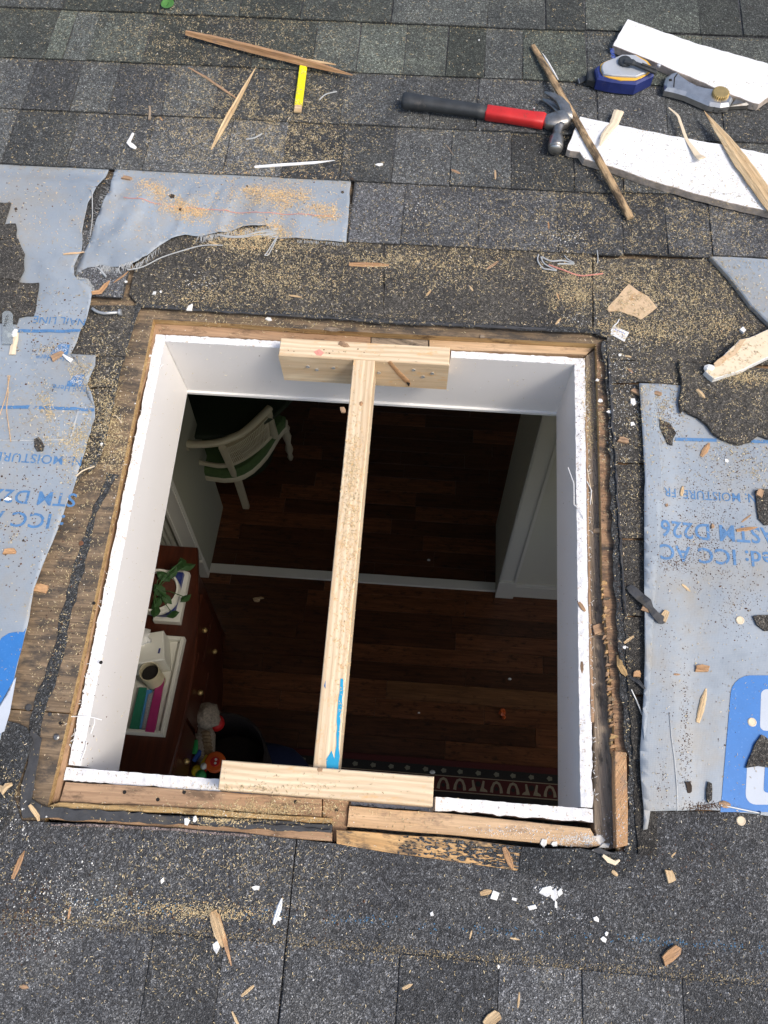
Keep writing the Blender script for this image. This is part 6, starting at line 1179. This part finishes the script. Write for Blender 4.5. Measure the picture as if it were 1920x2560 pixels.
# ------------------------------------------------------------------ toys in a bin beside the cabinet
BZ = -2.06; bc = aw(440, 1622, BZ)
M['bin'] = plain('dark_wicker', (.02, .013, .01), .9, var=.4, vs=80, bmp=.004)
tbn = tag(wk('toy_bin', lathe([(.14, 0), (.17, .1), (.18, BZ - .06 - FZ), (.17, BZ - .06 - FZ), (.16, .2), (0, .18)], (bc[0] + .06, bc[1] + .0, FZ), 28), 'bin'), 'dark wicker bin full of toys beside the cabinet', 'bin')
M['plush'] = plain('grey_plush', (.3, .25, .19), .95, var=.4, vs=110, bmp=.006); M['yarn'] = plain('brown_yarn', (.22, .15, .08), .95, var=.4, vs=90, bmp=.004); M['tred'] = plain('toy_red', (.5, .01, .01), .5); M['torange'] = plain('toy_orange', (.6, .1, .01), .4); M['tyellow'] = plain('toy_yellow', (.6, .45, .02), .4); M['tgreen'] = plain('toy_green', (.02, .25, .06), .4); M['tblue'] = plain('toy_blue', (.02, .08, .35), .4)
h_ = aw(446, 1548, BZ + .04); ps = tag(empty('plush_toy', tuple(h_), WM), 'fuzzy grey plush toy with a yarn braided body in the toy bin', 'plush toy')
wk('head', blob(tuple(h_), .052, 1, 14, 10, .3), 'plush', ps, smooth=True)
b1, b2, b3 = aw(443, 1590, BZ), aw(440, 1625, BZ - .01), aw(452, 1660, BZ - .04); wk('body', loft([aw(438, 1568, BZ), b1, b2, b3], [ell(.03, .03), ell(.042, .04), ell(.045, .04), ell(.02, .02)]), 'plush', ps, smooth=True)
for k in range(8):
    q = b1 + (b3 - b1) * (k / 8) * .9 + np.array([.012, 0, .045]); wk('braid', blob(tuple(q), .014, k, 8, 6, .1, (1.5, .75, .8)), 'yarn', ps, smooth=True)
def toy(nm, x, y, r, m, lb, sq=(1, 1, 1), dz=.03):
    q = aw(x, y, BZ + dz); return tag(wk(nm, blob(tuple(q), r, 2, 14, 10, .02, sq), m, smooth=True), lb, 'toy', 'toys in the bin')
toy('ball', 467, 1562, .034, 'tred', 'red ball behind the fuzzy plush head', dz=-.02)
q = aw(466, 1648, BZ + .03); wh = tag(empty('toy_roller', tuple(q), WM), 'orange toy wheel with two white dots in the bin', 'toy', 'toys in the bin')
wk('disc', lathe([(.034, 0), (.04, .004), (.04, .014), (.034, .018), (.02, .018)], tuple(q), 28), 'torange', wh); wk('hub', lathe([(.019, .0182), (.017, .024)], tuple(q), 20), 'tred', wh)
for d in (-.007, .007): wk('dot', lathe([(.005, .0242), (.005, .026)], (q[0] + .004, q[1] + d, q[2]), 12), 'trim', wh)
def rod(a, b, r, m, lb): 
    p0, p1 = aw(*a, BZ + .02), aw(*b, BZ + .02); tag(wk('toy_rod', tube([p0, p1], r, 10), m), lb, 'toy', 'toys in the bin')
rod((448, 1632), (428, 1668), .009, 'tyellow', 'yellow toy rod left of the orange wheel'); rod((434, 1622), (418, 1645), .011, 'tblue', 'blue toy rod at the upper left of the toy heap'); rod((425, 1600), (420, 1630), .014, 'tgreen', 'dark green toy rod at the left of the toy heap'); rod((446, 1640), (440, 1672), .008, 'tred', 'red toy rod beside the yellow one')
toy('toy_block', 434, 1675, .022, 'tgreen', 'green toy piece at the bottom of the heap'); toy('toy_block', 440, 1655, .013, 'trim', 'white toy piece beside the yellow rod', dz=.045); toy('toy_block', 425, 1665, .022, 'tyellow', 'yellow toy piece at the lower left of the heap', dz=.02)
# floor cushion and small things on the floor
q = aw(565, 1640, FZ + .12); V, F, _ = blob((q[0], q[1] - .12, FZ + .09), .26, 3, 24, 14, .12, (1, .8, .38)); tag(wk('floor_cushion', (V, F, None), plain('navy_cloth', (.012, .02, .07), .9), smooth=True), 'dark navy floor cushion behind the lower brace block', 'cushion')
q = aw(1085, 1540, FZ); tag(wk('toy_scrap', [blob((q[0], q[1], FZ + .012), .016, 5, 9, 6, .5, (1, 1.2, .8)), blob((q[0] + .006, q[1] - .022, FZ + .008), .010, 6, 8, 6, .5)], 'torange'), 'small orange red scrap lying on the dark floor', 'scrap')
q = aw(555, 1297, FZ); tag(wk('shaving_curl', [blob((q[0], q[1], FZ + .01), .013, 7, 9, 6, .6, (1.3, 1, .7)), blob((q[0] + .02, q[1] + .012, FZ + .008), .010, 9, 8, 6, .6, (1.6, .6, .6))], 'splinter'), 'crumpled tan shaving on the dark floor below the threshold', 'wood shaving')
for x, y, r, lb in ((926, 1210, .006, 'tiny white fleck on the far dark floor'), (1101, 1467, .006, 'tiny white fleck on the near floor at the right'), (905, 1540, .004, 'tiny white fleck on the near floor at the centre'), (934, 1668, .009, 'white fleck at the rug edge right of the brace')):
    q = aw(x, y, FZ + (.009 if y > 1600 else 0)); tag(wk('plaster_chip', blob((q[0], q[1], q[2] + r * .3), r, 4, 7, 5, .4, (1.4, 1, .5)), 'plaster'), lb, 'plaster chip', 'white plaster chips on the floor')
q = aw(490, 1655, BZ - .2); V, F, _ = blob((q[0], q[1], FZ + .3), .03, 9, 8, 6, .5, (1.2, .8, 1)); tag(wk('paper_ball', (V, F, None), 'sheet'), 'crumpled pale paper beside the toy bin', 'paper') if False else None
print('objects', len(bpy.data.objects))
